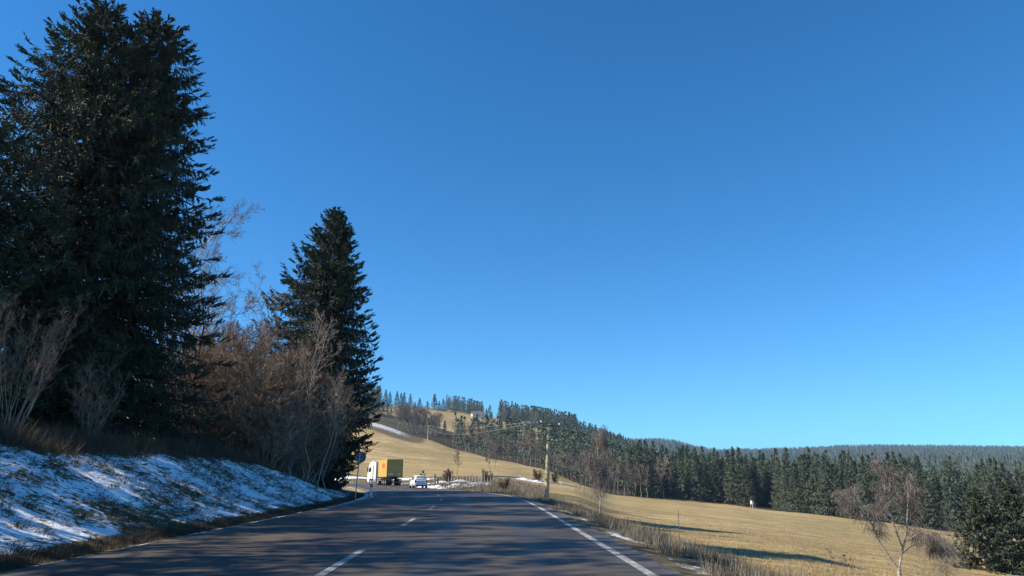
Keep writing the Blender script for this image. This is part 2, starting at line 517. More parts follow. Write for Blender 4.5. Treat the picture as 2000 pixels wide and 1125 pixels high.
# ------------------------------------------------------------------ terrain: profiles (distance, photo row) along several bearings
COLS = {
    -500: [(20, 700), (60, 800), (120, 850), (300, 820), (800, 800), (1500, 820), (3000, 860)],
    300: [(20, 870), (60, 880), (120, 880), (300, 840), (800, 800), (1500, 800), (3000, 860)],
    560: [(20, 990), (60, 955), (90, 944), (150, 922), (260, 866), (450, 808), (600, 796), (900, 772), (1200, 775), (2500, 860)],
    640: [(20, 1000), (60, 960), (90, 946), (150, 926), (200, 905), (300, 862), (450, 816), (520, 820), (700, 806), (950, 780), (1150, 786), (2500, 860)],
    720: [(20, 1010), (45, 970), (90, 949), (130, 942), (160, 933), (200, 914), (300, 866), (440, 823), (480, 827), (520, 828), (700, 812), (950, 788), (1100, 794), (2500, 870)],
    836: [(20, 1010), (45, 968), (90, 950), (130, 941), (160, 932), (200, 918), (280, 889), (390, 858), (420, 859), (460, 858), (600, 842), (900, 804), (1050, 795), (1200, 802), (2500, 880)],
    900: [(20, 1010), (45, 968), (90, 950), (130, 940), (160, 931), (200, 920), (270, 900), (350, 881), (390, 882), (440, 879), (700, 836), (900, 813), (1050, 802), (1250, 812), (2500, 880)],
    980: [(20, 1015), (45, 970), (90, 951), (130, 942), (160, 934), (220, 916), (300, 899), (330, 900), (380, 898), (600, 862), (850, 830), (1050, 818), (1250, 830), (2500, 885)],
    1060: [(20, 1040), (40, 1012), (60, 990), (100, 963), (140, 951), (190, 941), (215, 931), (260, 915), (285, 916), (320, 915), (500, 888), (800, 850), (1000, 829), (1200, 840), (2500, 885)],
    1120: [(20, 1090), (40, 1016), (55, 993), (80, 975), (120, 961), (190, 949), (240, 944), (300, 937), (500, 905), (800, 868), (1000, 842), (1200, 850), (2500, 880)],
    1200: [(20, 1138), (35, 1066), (54, 1023), (90, 997), (150, 981), (230, 969), (300, 960), (500, 930), (800, 894), (1000, 872), (1300, 878), (2500, 874), (3300, 866)],
    1300: [(20, 1165), (40, 1062), (70, 1021), (120, 998), (200, 982), (260, 975), (400, 959), (700, 933), (1000, 908), (1500, 904), (2500, 870), (3000, 865), (3600, 872)],
    1400: [(20, 1175), (36, 1085), (70, 1031), (130, 1003), (230, 988), (265, 984), (400, 968), (700, 940), (1000, 922), (1500, 903), (2200, 896), (3000, 888), (4000, 892)],
    1520: [(20, 1185), (33, 1105), (60, 1052), (120, 1018), (200, 1004), (235, 1000), (400, 978), (700, 950), (1000, 932), (1500, 914), (2200, 894), (3000, 885), (4000, 890)],
    1700: [(20, 1195), (30, 1145), (60, 1080), (120, 1038), (180, 1024), (210, 1020), (400, 988), (700, 958), (1500, 910), (2600, 882), (3200, 877), (4200, 885)],
    1860: [(20, 1200), (30, 1165), (60, 1109), (120, 1064), (170, 1047), (200, 1042), (400, 1000), (700, 955), (1500, 904), (2600, 882), (3200, 879), (4200, 886)],
    2000: [(20, 1205), (30, 1175), (60, 1122), (90, 1086), (120, 1066), (170, 1051), (200, 1045), (400, 1005), (700, 960), (1500, 906), (2600, 884), (3200, 881), (4200, 888)],
    2700: [(20, 1210), (30, 1185), (60, 1135), (120, 1080), (200, 1055), (400, 1015), (700, 965), (1500, 908), (3200, 884), (4200, 888)],
}
LD = np.linspace(math.log(20), math.log(7000), 260)
def u_of(px):
    r = ray(px, 930)
    return r[0] / r[1]
cu = np.array([u_of(p) for p in COLS])
cz = []
for p, prof in COLS.items():
    d = np.array([q[0] for q in prof], float)
    z = np.array([at(p, q[1], q[0]).z for q in prof])
    d = np.append(d, 9000); z = np.append(z, z[-1] - 40)
    zz = np.interp(LD, np.log(d), z)
    # light smoothing relative to distance keeps crests crisp
    k = np.array([1, 2, 3, 2, 1.]); k /= k.sum()
    zp = np.pad(zz, 2, 'edge')
    cz.append(np.convolve(zp, k, 'valid'))
cz = np.array(cz)
UG = np.linspace(cu[0], cu[-1], 500)
ZG = np.empty((500, len(LD)))
def cubic_cols(u):
    i = np.clip(np.searchsorted(cu, u) - 1, 0, len(cu) - 2)
    t = (u - cu[i]) / (cu[i + 1] - cu[i])
    return i, t * t * (3 - 2 * t) * .5 + t * .5
gi, gt = cubic_cols(UG)
ZG = cz[gi] * (1 - gt)[:, None] + cz[gi + 1] * gt[:, None]
kk = np.hanning(13); kk /= kk.sum()
ZG = np.apply_along_axis(lambda c: np.convolve(np.pad(c, 6, 'edge'), kk, 'valid'), 0, ZG)

def field_z(X, Y):
    Yc = np.maximum(Y, 20.0)
    u = np.clip(X / Yc, UG[0], UG[-1] - 1e-6)
    ld = np.clip(np.log(Yc), LD[0], LD[-1] - 1e-6)
    a = (u - UG[0]) / (UG[1] - UG[0]); b = (ld - LD[0]) / (LD[1] - LD[0])
    i, j = a.astype(int), b.astype(int)
    i = np.minimum(i, len(UG) - 2); j = np.minimum(j, len(LD) - 2)
    fa, fb = a - i, b - j
    return (ZG[i, j] * (1 - fa) + ZG[i + 1, j] * fa) * (1 - fb) + (ZG[i, j + 1] * (1 - fa) + ZG[i + 1, j + 1] * fa) * fb

def wob(X, Y, k, s):
    return (np.sin(X * k + s) * np.cos(Y * k * 1.3 + 2 * s) + .5 * np.sin(X * k * 2.3 + 1.7 * s + Y * k * .7) + .5 * np.cos(Y * k * 2.9 - s + X * k * 1.1)) / 2

def ground_full(X, Y):
    X = np.asarray(X, float).ravel(); Y = np.asarray(Y, float).ravel()
    s, fy = lateral(X, Y)
    zr = road_z(fy)
    zf = field_z(X, Y) + .25 * wob(X, Y, .05, 1.) * sm(40, 120, Y) + .07 * wob(X, Y, .4, 2.)
    # right shoulder falls to the field
    right = zr - .05 - .10 * sm(2.5, 3.4, s) + (zf - zr + .15) * sm(3.0, 8.6, s)
    # left: shallow ditch, bank with the trees on top
    sl = EDGE_L - s
    tap = 1 - sm(36, 57, Y)
    bank = zr - .05 - .06 * np.exp(-((sl - .7) / .5) ** 2) + tap * (2.15 * sm(.5, 7.2, sl) + .075 * np.maximum(sl - 7, 0) - .0008 * np.maximum(sl - 7, 0) ** 2 * 0) \
        + (1 - tap) * .25 * sm(.5, 3, sl)
    bank = bank + sm(1, 4, sl) * (.16 * wob(X, Y, .55, 3.) + .07 * wob(X, Y, 1.6, 5.) + .03 * wob(X, Y, 4.3, 1.) + .018 * wob(X, Y, 9.1, 2.)) * (.4 + .6 * tap)
    w = sm(58, 90, Y) * sm(.5, 14, sl)
    left = bank * (1 - w) + zf * w
    z = np.where(s > 0, right, left)
    inside = (s > EDGE_L + .12) & (s < EDGE_R - .12)
    z = np.where(inside, zr - .16, z)
    return z, s, sl, zf

def ground(x, y):
    return float(ground_full([x], [y])[0][0])

def on(x, y, dz=0.0):
    return Vector((x, y, ground(x, y) + dz))

def terrain():
    az = np.radians(np.concatenate([np.arange(-180, -60, 4), np.arange(-60, -42, .9), np.arange(-42, 44, .17), np.arange(44, 60, .9), np.arange(60, 180, 4)]))
    rr = [1.5]
    while rr[-1] < 8000:
        rr.append(rr[-1] * 1.0135 + .012)
    rr = np.array(rr)
    A, Q = np.meshgrid(az, rr, indexing='ij')
    X = np.sin(A) * Q; Y = np.cos(A) * Q
    z, s, sl, zf = ground_full(X, Y)
    na, nr = A.shape
    idx = np.arange(na * nr).reshape(na, nr)
    i0, i1 = idx, np.roll(idx, -1, 0)
    f = np.stack([i0[:, :-1], i0[:, 1:], i1[:, 1:], i1[:, :-1]], -1).reshape(-1, 4)
    g = Geo()
    Xr, Yr = X.ravel(), Y.ravel()
    g.add(np.c_[Xr, Yr, z], f)
    c0 = g.n
    g.add([(0, 0, -.16)], np.zeros((0, 3), int))
    me = g.mesh('terrain', [M['terrain']], True)
    # ---- cover weights
    D = Yr
    u = Xr / np.maximum(Yr, 20)
    ahead = Yr > -40
    tap = 1 - sm(46, 62, D)
    left = (s < EDGE_L) & ahead
    n1 = wob(Xr, Yr, .35, 4.); n2 = wob(Xr, Yr, .9, 6.)
    snow = np.zeros(len(Xr)); lit = np.zeros(len(Xr)); green = np.zeros(len(Xr))
    # bank
    bank = sm(.95, 1.5, sl + .3 * n2) * (1 - sm(5.6, 8.4, sl + 1.1 * n1 + .5 * n2))
    snow = np.where(left & (D < 64), (.625 + .12 * n1 + .06 * n2) * bank, snow)
    snow = np.where(left & (D < 64), np.maximum(snow, .74 * np.exp(-((sl - .38 - .15 * n2) / .30) ** 2)), snow)
    lit = np.where(left & (D < 90), sm(5.6, 8.2, sl + 1.1 * n1 + .5 * n2) * (.6 + .4 * tap), lit)
    lit = np.where(left & (D < 64), np.maximum(lit, .75 * np.exp(-((sl - .95) / .28) ** 2)), lit)
    # right shoulder
    rs = s - EDGE_R
    right = (s > EDGE_R) & ahead
    snow = np.where(right & (D < 60), np.maximum(snow, (.52 + .25 * n2) * np.exp(-((rs - .55) / .42) ** 2) * (1 - sm(20, 44, D) * .6)), snow)
    lit = np.where(right & (D < 75), np.maximum(lit, .45 * (1 - sm(2.5, 4.5, rs))), lit)
    # snow and stubble round the outside of the bend
    bend = right & (D > 75) & (D < 165)
    snow = np.where(bend, np.maximum(snow, (.30 + .30 * n1) * (1 - sm(9, 26, rs))), snow)
    lit = np.where(bend, np.maximum(lit, .5 * (1 - sm(6, 22, rs))), lit)
    # snow left along the crest of the meadow hill and in the shaded valley behind it
    hill = (u > -.36) & (u < -.07)
    crest = np.interp(u, [u_of(640), u_of(720), u_of(836), u_of(900), u_of(980), u_of(1060)], [455, 440, 390, 350, 310, 272])
    snow = np.where(hill, np.maximum(snow, .60 * sm(.80, .94, D / crest + .05 * wob(Xr, Yr, .03, 2.)) * (1 - sm(1.0, 1.06, D / crest)) * (1 - sm(-.13, -.075, u))), snow)
    valley = hill & (D > crest * 1.03) & (D < 720)
    snow = np.where(valley, np.maximum(snow, (.22 + .26 * wob(Xr, Yr, .05, 3.)) * (1 - sm(-.15, -.09, u))), snow)
    lit = np.where(valley & (u < -.095), .9, lit)
    # forest floor
    fe = np.interp(u, [u_of(p) for p in (1060, 1120, 1200, 1300, 1400, 1520, 1700, 1860, 2000)], [300, 246, 236, 268, 268, 238, 214, 203, 203])
    lit = np.where((u > u_of(1070)) & (D > fe), 1, lit)
    # hill behind: meadow between the two belts of forest stays grass
    lit = np.where((u > -.1) & (u < u_of(1070)) & (D > crest * 1.03) & (D < np.interp(u, [-.1, -.03, u_of(1070)], [700, 560, 560])), .9, lit)
    green = np.where((D > 70) & (D < 118) & (u > u_of(1930)), sm(u_of(1930), u_of(1965), u), green)
    ca = me.color_attributes.new('cover', 'FLOAT_COLOR', 'POINT')
    full = np.zeros((len(me.vertices), 4), np.float32)
    full[:len(Xr), 0] = np.clip(snow, 0, 1); full[:len(Xr), 1] = np.clip(lit, 0, 1); full[:len(Xr), 2] = np.clip(green, 0, 1); full[:, 3] = 1
    ca.data.foreach_set('color', full.ravel())
    return tag(obj('terrain', me, None), 'dry winter meadows, snowy bank and hills around the road', 'terrain', kind='structure')
terrain()

# ------------------------------------------------------------------ road and markings
def strip(s0, s1, lift, i0=0, i1=None, k=2, crown=True):
    P = PATH[i0:i1]; Nn = PN[i0:i1]
    out = []
    for q in np.linspace(s0, s1, k):
        xy = P + Nn * q
        out.append(np.c_[xy, road_z(P[:, 1]) + lift])
    V = np.stack(out, 1)
    n = len(P)
    idx = np.arange(n * k).reshape(n, k)
    f = np.stack([idx[:-1, :-1], idx[:-1, 1:], idx[1:, 1:], idx[1:, :-1]], -1).reshape(-1, 4)
    return V.reshape(-1, 3), f
g = Geo()
V, f = strip(EDGE_L, EDGE_R, 0, k=9)
n_ = len(PATH)
Vr = V.reshape(n_, 9, 3)
rag = np.cumsum(R.normal(size=(n_, 2)) * .02, 0); rag -= np.array([np.convolve(np.pad(rag[:, i], 10, 'edge'), np.ones(21) / 21, 'valid') for i in (0, 1)]).T
Vr[:, 0, :2] += PN * rag[:, :1]; Vr[:, -1, :2] += PN * rag[:, 1:]
g.add(Vr.reshape(-1, 3), f)
for e, sgn in ((0, -1), (8, 1)):      # edge of the asphalt bed
    top = Vr[:, e]; low = top + np.c_[PN * sgn * .06, np.full(n_, -.2)]
    vv = np.concatenate([top, low]); ii = np.arange(n_ - 1)
    g.add(vv, np.stack([ii, ii + 1, n_ + ii + 1, n_ + ii], -1))
road_o = obj('road', g, M['asphalt'], smooth=False)
at_ = road_o.data.attributes.new('across', 'FLOAT', 'POINT')
vv = np.zeros(len(road_o.data.vertices), np.float32); vv[:n_ * 9] = np.tile(np.linspace(EDGE_L, EDGE_R, 9), n_)
at_.data.foreach_set('value', vv)
tag(road_o, 'dark asphalt country road bending left in streaky tree shade', 'road', kind='structure')

arc = np.concatenate([[0], np.cumsum(np.linalg.norm(np.diff(PATH, axis=0), axis=1))])
def arc_of_y(y):
    return np.interp(y, PATH[:160, 1], arc[:160]) if y < 150 else None
def path_at(a):
    x = np.interp(a, arc, PATH[:, 0]); y = np.interp(a, arc, PATH[:, 1])
    tx = np.interp(a, arc, PT[:, 0]); ty = np.interp(a, arc, PT[:, 1])
    return np.stack([x, y], -1), norm(np.stack([tx, ty], -1))
def mark(s, w, a0, a1, lift=.005, step=1.0):
    n = max(2, int((a1 - a0) / step) + 1)
    p, t = path_at(np.linspace(a0, a1, n))
    nn = np.c_[t[:, 1], -t[:, 0]]
    z = road_z(p[:, 1]) + lift
    v = np.concatenate([np.c_[p + nn * (s - w / 2), z], np.c_[p + nn * (s + w / 2), z]])
    i = np.arange(n - 1)
    return v, np.stack([i, n + i, n + i + 1, i + 1], -1)
g = Geo(); g.add(*mark(2.06, .13, 0, arc[-1]))
tag(obj('edge_line', g, M['paint']), 'solid white line along the right edge of the asphalt', 'road marking', kind='structure')
g = Geo(); g.add(*mark(-5.92, .11, float(np.interp(27, PATH[:200, 1], arc[:200])), arc[-1]))
tag(obj('edge_line', g, M['paint']), 'worn white line along the left edge of the asphalt', 'road marking', kind='structure')
g = Geo()
a = float(np.interp(9.3, PATH[:200, 1], arc[:200])) - 26.1
while a < arc[-1] - 5:
    g.add(*mark(-2.05, .125, a, a + 3.1)); a += 8.7
tag(obj('centre_line', g, M['paint']), 'white dashes down the middle of the road', 'road marking', kind='structure')

# ------------------------------------------------------------------ vegetation generators
def spruce_geo(H, prof, seed, nb=300, tw=16, sh=4, size=(.34, .10), up=.35, droop=-.18, low=.03, trunk_r=None, az_bias=None, gaps=0.0, hang=.5, wid=.4, arms=(), lmin=.2):
    """trunk + whorled boughs; every bough carries side and hanging twigs set with short needle shoots. returns (trunk Geo, crown Geo)"""
    rg = np.random.default_rng(seed)
    tr = Geo(); cr = Geo()
    r0 = trunk_r or H * .0135
    zz = np.linspace(-.6, H * .985, 14)
    P = np.c_[rg.normal(size=14).cumsum() * .02, rg.normal(size=14).cumsum() * .02, zz]
    rad = r0 * (1 - (zz.clip(0) / H) ** .9) + .012
    rad[0] *= 1.5; rad[1] *= 1.15
    tr.tubes(P[None], rad[None], 9)
    # boughs
    t = low + (1 - low) * np.sort(rg.random(nb) ** 1.05)
    nwh = int(H * 2.2)
    t = np.round(t * nwh) / nwh + rg.normal(size=nb) * .004
    t = np.clip(t, low, .985)
    phi = rg.random(nb) * 2 * math.pi
    if gaps > 0:
        keep = rg.random(nb) > gaps
        t, phi = t[keep], phi[keep]
    nb = len(t)
    L = np.interp(t, [p[0] for p in prof], [p[1] for p in prof]) * (.78 + .34 * rg.random(nb))
    if az_bias is not None:          # (bearing, gain): longer boughs on one side
        L = L * (1 + az_bias[1] * np.cos(phi - az_bias[0]))
    er = np.stack([np.cos(phi), np.sin(phi), np.zeros(nb)], -1)
    et = np.stack([-np.sin(phi), np.cos(phi), np.zeros(nb)], -1)
    a0 = np.interp(t, [0, .4, .75, .9, 1], [droop - .12, droop, droop + .15, .25, .9]) + rg.normal(size=nb) * .10
    c3 = up * np.interp(t, [0, .5, 1], [.9, 1.0, .5]) * (.6 + .8 * rg.random(nb))
    for (hz, ph, ln) in arms:        # long plumes that sweep up: tip height, bearing, length
        for q in range(3):
            l_ = ln * (1 - .05 * q); p_ = ph + (q - 1) * .05
            t = np.append(t, (hz - .62 * l_ - .5 * q) / H); phi = np.append(phi, p_); L = np.append(L, l_)
            er = np.vstack([er, (math.cos(p_), math.sin(p_), 0)]); et = np.vstack([et, (-math.sin(p_), math.cos(p_), 0)])
            a0 = np.append(a0, .05); c3 = np.append(c3, .80)
    nb = len(t)
    def pos(i, s):
        r = L[i] * s
        z = t[i] * H + L[i] * (a0[i] * s - .22 * s * s + c3[i] * s ** 3)
        return er[i] * r[:, None] + np.c_[np.zeros((len(i), 2)), z]
    S = np.linspace(0, 1, 7)
    BP = np.stack([pos(np.arange(nb), np.full(nb, q)) for q in S], 1)
    brad = (L * .011 + .008)[:, None] * (1 - .85 * S)[None]
    tr.tubes(BP, brad, 4)
    # twigs
    n = nb * tw
    bi = np.repeat(np.arange(nb), tw)
    s = .10 + .90 * rg.random(n) ** .75
    base = pos(bi, s)
    sd = np.where(rg.random(n) < .5, -1., 1.)
    kind = rg.random(n)
    l2 = (np.clip(wid * L[bi] * (1.05 - s), lmin, 1.5)) * (.6 + .7 * rg.random(n)) * np.interp(t[bi], [0, .8, 1], [1, .9, .55])
    d = er[bi] * (.55 + .5 * rg.random(n))[:, None] + et[bi] * (sd * (.9 - .35 * s))[:, None] + np.c_[np.zeros((n, 2)), -.15 - .35 * rg.random(n)]
    hg = kind < hang
    d[hg] = er[bi[hg]] * (.15 + .3 * rg.random(hg.sum()))[:, None] + et[bi[hg]] * (sd[hg] * .35)[:, None] + np.c_[np.zeros((hg.sum(), 2)), -.9 - .3 * rg.random(hg.sum())]
    l2[hg] = np.clip(l2[hg], .25, .95)
    tip = s > .88
    d[tip] = er[bi[tip]] * .8 + et[bi[tip]] * (sd[tip] * .35)[:, None] + np.c_[np.zeros((tip.sum(), 2)), .55 * np.ones(tip.sum())]
    d = norm(d + rg.normal(size=(n, 3)) * .10)
    # shoots along the twigs
    m_ = n * sh
    ti = np.repeat(np.arange(n), sh)
    q = (np.tile(np.arange(sh), n) + rg.random(m_)) / sh
    p = base[ti] + d[ti] * (l2[ti] * q)[:, None]
    dd = norm(d[ti] * .9 + rg.normal(size=(m_, 3)) * .30)
    cr_R = R
    sz = size[0] * (.65 + .7 * rg.random(m_)) * (1.25 - .7 * q) * np.interp(t[bi[ti]], [0, .75, 1], [1, .9, .5])
    cr.leaves(p, dd, sz, size[1] * (.7 + .6 * rg.random(m_)))
    # leader
    k = 26
    zt = H * (.93 + .07 * rg.random(k)); ph = rg.random(k) * 6.28
    dl = norm(np.stack([np.cos(ph) * .6, np.sin(ph) * .6, np.ones(k)], -1))
    cr.leaves(np.c_[np.zeros((k, 2)), zt - .2], dl, size[0] * 1.1, size[1])
    return tr, cr

def grow(P, Rr, count, s0, s1, ang, ratio, rratio, up, wig, rg, N=5, min_len=0.0, lenpow=.6, plen=None):
    """children of a batch of polylines"""
    B, n, _ = P.shape
    ln = np.linalg.norm(np.diff(P, axis=1), axis=2).sum(1) if plen is None else plen
    pi = np.repeat(np.arange(B), count)
    k = len(pi)
    s = s0 + (s1 - s0) * (np.tile(np.arange(count), B) + rg.random(k)) / count
    x = s * (n - 1); i = np.minimum(x.astype(int), n - 2); fr = x - i
    base = P[pi, i] * (1 - fr)[:, None] + P[pi, i + 1] * fr[:, None]
    tan = norm(P[pi, i + 1] - P[pi, i])
    rr = Rr[pi, i] * (1 - fr) + Rr[pi, i + 1] * fr
    perp = norm(np.cross(tan, rg.normal(size=(k, 3))))
    aa = ang * (.7 + .6 * rg.random(k))
    d = tan * np.cos(aa)[:, None] + perp * np.sin(aa)[:, None]
    L = ln[pi] * ratio * (1 - s * lenpow) * (.6 + .8 * rg.random(k))
    if min_len: L = np.maximum(L, min_len)
    pts = [base]; cur = d
    for j in range(N - 1):
        cur = norm(cur + rg.normal(size=(k, 3)) * wig + np.array([0, 0, up]))
        pts.append(pts[-1] + cur * (L / (N - 1))[:, None])
    C = np.stack(pts, 1)
    r = (np.minimum(rr * rratio, rr))[:, None] * np.linspace(1, .35, N)[None]
    return C, r

def stem(H, r, lean=(0, 0), seed=0, N=9, wig=.03, base=(0, 0, 0), tip=.15):
    rg = np.random.default_rng(seed)
    z = np.linspace(-.25, H, N)
    w = rg.normal(size=(N, 2)).cumsum(0) * wig * H / N
    P = np.c_[base[0] + lean[0] * (z / H) + w[:, 0] - w[0, 0], base[1] + lean[1] * (z / H) + w[:, 1] - w[0, 1], base[2] + z]
    return P[None], (r * np.linspace(1, tip, N))[None]

def bare_geo(H, seed, r=None, nb=14, n2=7, n3=6, n4=0, ang=.7, start=.25, up=.10, ratio=.42, rmin=.009, wig=.18, stems=None, weep=0.0, twig_len=1.0, swig=.35):
    """leafless broadleaf: trunk Geo and crown (limbs and twigs) Geo"""
    rg = np.random.default_rng(seed)
    tr, cr = Geo(), Geo()
    if stems is None:
        P, q = stem(H, r or H * .012, seed=seed, wig=.25)
        tr.tubes(P, q, 7)
    else:
        ps, qs = [], []
        for i in range(stems):
            a = rg.random() * 6.28; h = H * (.6 + .4 * rg.random())
            l = h * (.08 + .38 * rg.random())
            p, w = stem(h, (r or H * .010) * (.6 + .6 * rg.random()), (math.cos(a) * l, math.sin(a) * l), seed * 31 + i, wig=swig, base=(math.cos(a) * .15, math.sin(a) * .15, 0))
            ps.append(p); qs.append(w)
        P, q = np.concatenate(ps), np.concatenate(qs)
        tr.tubes(P, q, 5)
    P1, q1 = grow(P, q, nb, start, .98, ang, ratio, .55, up, wig, rg, N=6)
    q1 = np.maximum(q1, rmin)
    cr.tubes(P1, q1, 4)
    P2, q2 = grow(P1, q1, n2, .2, 1, .75, .5, .6, up * (1 - weep) - weep * .25, wig, rg, N=5, min_len=.2)
    q2 = np.maximum(q2, rmin)
    cr.tubes(P2, q2, 3)
    if n3:
        P3, q3 = grow(P2, q2, n3, .2, 1, .7, .55 * twig_len, .7, up * (1 - weep) - weep * .75, wig, rg, N=4 if not weep else 6, min_len=.15 if not weep else .5)
        q3 = np.maximum(q3, rmin * .8)
        cr.tubes(P3, q3, 3)
        if n4:
            P4, q4 = grow(P3, q3, n4, .2, 1, .7, .6, .8, up * (1 - weep) - weep * .9, wig, rg, N=4, min_len=.12 if not weep else .6)
            q4 = np.maximum(q4, rmin * .65)
            cr.tubes(P4, q4, 3)
    return tr, cr

def tree_thing(name, label, cat, geo2, mats, loc, rz=0.0, group=None, crown='crown'):
    t = thing(name, label, cat, loc, rz, group)
    obj('trunk', geo2[0], mats[0], t, True)
    obj(crown, geo2[1], mats[1], t)
    return t

def base_for(px, py_top, D, z_top_dx=None):
    """ground point for a vertical tree of which the TOP shows at (px, py_top) when it stands D away; returns x, D, height"""
    p = at(px, py_top, D)
    gz = ground(p.x, D)
    return p.x, D, p.z - gz

# ------------------------------------------------------------------ the big spruces on the left
SP = [M['bark'], M['needles']]
x, D, h = base_for(214, 14, 34)
def arms_to(px0, pts, D, x0):
    g0 = ground(x0, D)
    return [(at(a_, b_, D).z - g0, math.pi + ph, x0 - at(a_, b_, D).x) for a_, b_, ph in pts]
T1 = [(0, 4.0), (.15, 5.2), (.35, 6.0), (.6, 5.4), (.74, 4.3), (.84, 3.0), (.92, 1.8), (.97, .9), (1, .25)]
tree_thing('spruce_tree', 'tall old spruce with upswept arms, highest top on the left', 'tree', spruce_geo(h, T1, 11, 620, 36, 22, (.165, .048), up=.30, droop=-.28, az_bias=(math.pi, .02), hang=.65, lmin=.48, arms=arms_to(214, [(14, 160, .15), (48, 150, -.3), (74, 92, .1), (112, 56, .4), (163, 42, -.2), (30, 250, .3), (120, 130, .7), (185, 100, 1.1)], 34, x)), SP, on(x, D))
x, D, h = base_for(308, 46, 36)
T2 = [(0, 6.2), (.12, 6.2), (.3, 5.3), (.5, 4.5), (.7, 3.7), (.84, 2.8), (.92, 2.0), (.97, 1.1), (1, .4)]
tree_thing('spruce_tree', 'dark dense spruce with rounded top, right beside the tallest spruce', 'tree', spruce_geo(h, T2, 12, 680, 36, 22, (.165, .050), up=.25, droop=-.2, low=.01, hang=.68, lmin=.48), SP, on(x, D))
x, D, h = base_for(-40, 248, 29)
tree_thing('spruce_tree', 'spruce cut off by the left picture edge', 'tree', spruce_geo(h, [(0, 4.2), (.3, 4.6), (.6, 4.2), (.85, 3.3), (.95, 1.9), (1, .4)], 13, 300, 20, 5, (.36, .11), up=.4, droop=-.2), SP, on(x, D))
x, D, h = base_for(659, 411, 58)
S2 = [(0, 2.2), (.07, 2.8), (.13, 4.0), (.2, 5.0), (.3, 5.4), (.45, 5.1), (.6, 4.2), (.75, 3.0), (.88, 1.8), (.96, .8), (1, .25)]
tree_thing('spruce_tree', 'free-standing pointed spruce beside the bend, behind bare saplings', 'tree', spruce_geo(h, S2, 14, 700, 34, 18, (.205, .060), up=.36, droop=-.25, az_bias=(math.pi, .22), gaps=.03, low=.02, hang=.65, lmin=.5, arms=arms_to(659, [(516, 572, .1), (548, 508, -.1), (580, 486, .3), (502, 628, .2)], 58, x)), SP, on(x, D))

# trees on the same bank that stand left of the picture; their shadows streak the road and the bank
BANKG = 'spruces on the bank left of the picture'
sp_b = spruce_geo(22, [(0, 4.0), (.3, 4.2), (.6, 3.2), (.85, 1.7), (1, .2)], 15, 190, 14, 4, (.45, .15), gaps=.12, low=.12)
pb = tree_thing('spruce_tree', 'slim spruce on the bank, outside the left picture edge', 'tree', sp_b, SP, on(-28, 25), group=BANKG)
for i, (bx, by, bs) in enumerate([(-34, 12.5, 1.0), (-24, 3.0, .9), (-38, 3, 1.05), (-30, -2, .95), (-44, 20, 1.1), (-17.5, 9.5, .82), (-19, -3, .8), (-22, 16.2, 1.0), (-26, 20.8, 1.05), (-20, 3.5, .9)]):
    dup(pb, on(bx, by), i * 1.3, bs, 'slim spruce on the bank, outside the left picture edge', BANKG)

bl = bare_geo(13, 17, .13, 22, 7, 5, 0, ang=.7, start=.25, up=.08, ratio=.34, rmin=.012)
pl = tree_thing('bare_tree', 'bare tree on the bank, outside the left picture edge', 'tree', bl, [M['bark_brown'], M['bark_brown']], on(-14.5, 6.5), group='bare trees on the bank left of the picture')
for i, (bx, by, bs) in enumerate([(-15, 12.5, 1.0), (-13, 1.5, .9), (-19.5, 15.5, 1.25), (-17, -.5, 1.2)]):
    dup(pl, on(bx, by), i * 1.7, bs)

# bare broadleaf trees behind the big spruces
x, D, h = base_for(440, 414, 50)
tree_thing('bare_tree', 'tall pale bare tree with fine twigs behind the dark spruce', 'tree', bare_geo(h, 21, .15, 34, 9, 7, 3, ang=1.0, start=.3, up=.03, ratio=.30, rmin=.009), [M['bark_pale'], M['bark_brown']], on(x, D))
x, D, h = base_for(478, 572, 54)
tree_thing('bare_tree', 'slender bare tree rising above the brown thicket, right of the tall pale one', 'tree', bare_geo(h, 22, .11, 24, 7, 6, 2, ang=.8, start=.4, up=.03, ratio=.28, rmin=.011), [M['bark_brown'], M['bark_brown']], on(x, D))
x, D, h = base_for(395, 560, 44)
tree_thing('bare_tree', 'dark slanting bare trunk against the right edge of the big spruce', 'tree', bare_geo(h, 23, .13, 18, 6, 5, 2, ang=.7, start=.35, up=.05, ratio=.3, rmin=.011), [M['bark_dark'], M['bark_brown']], on(x, D))

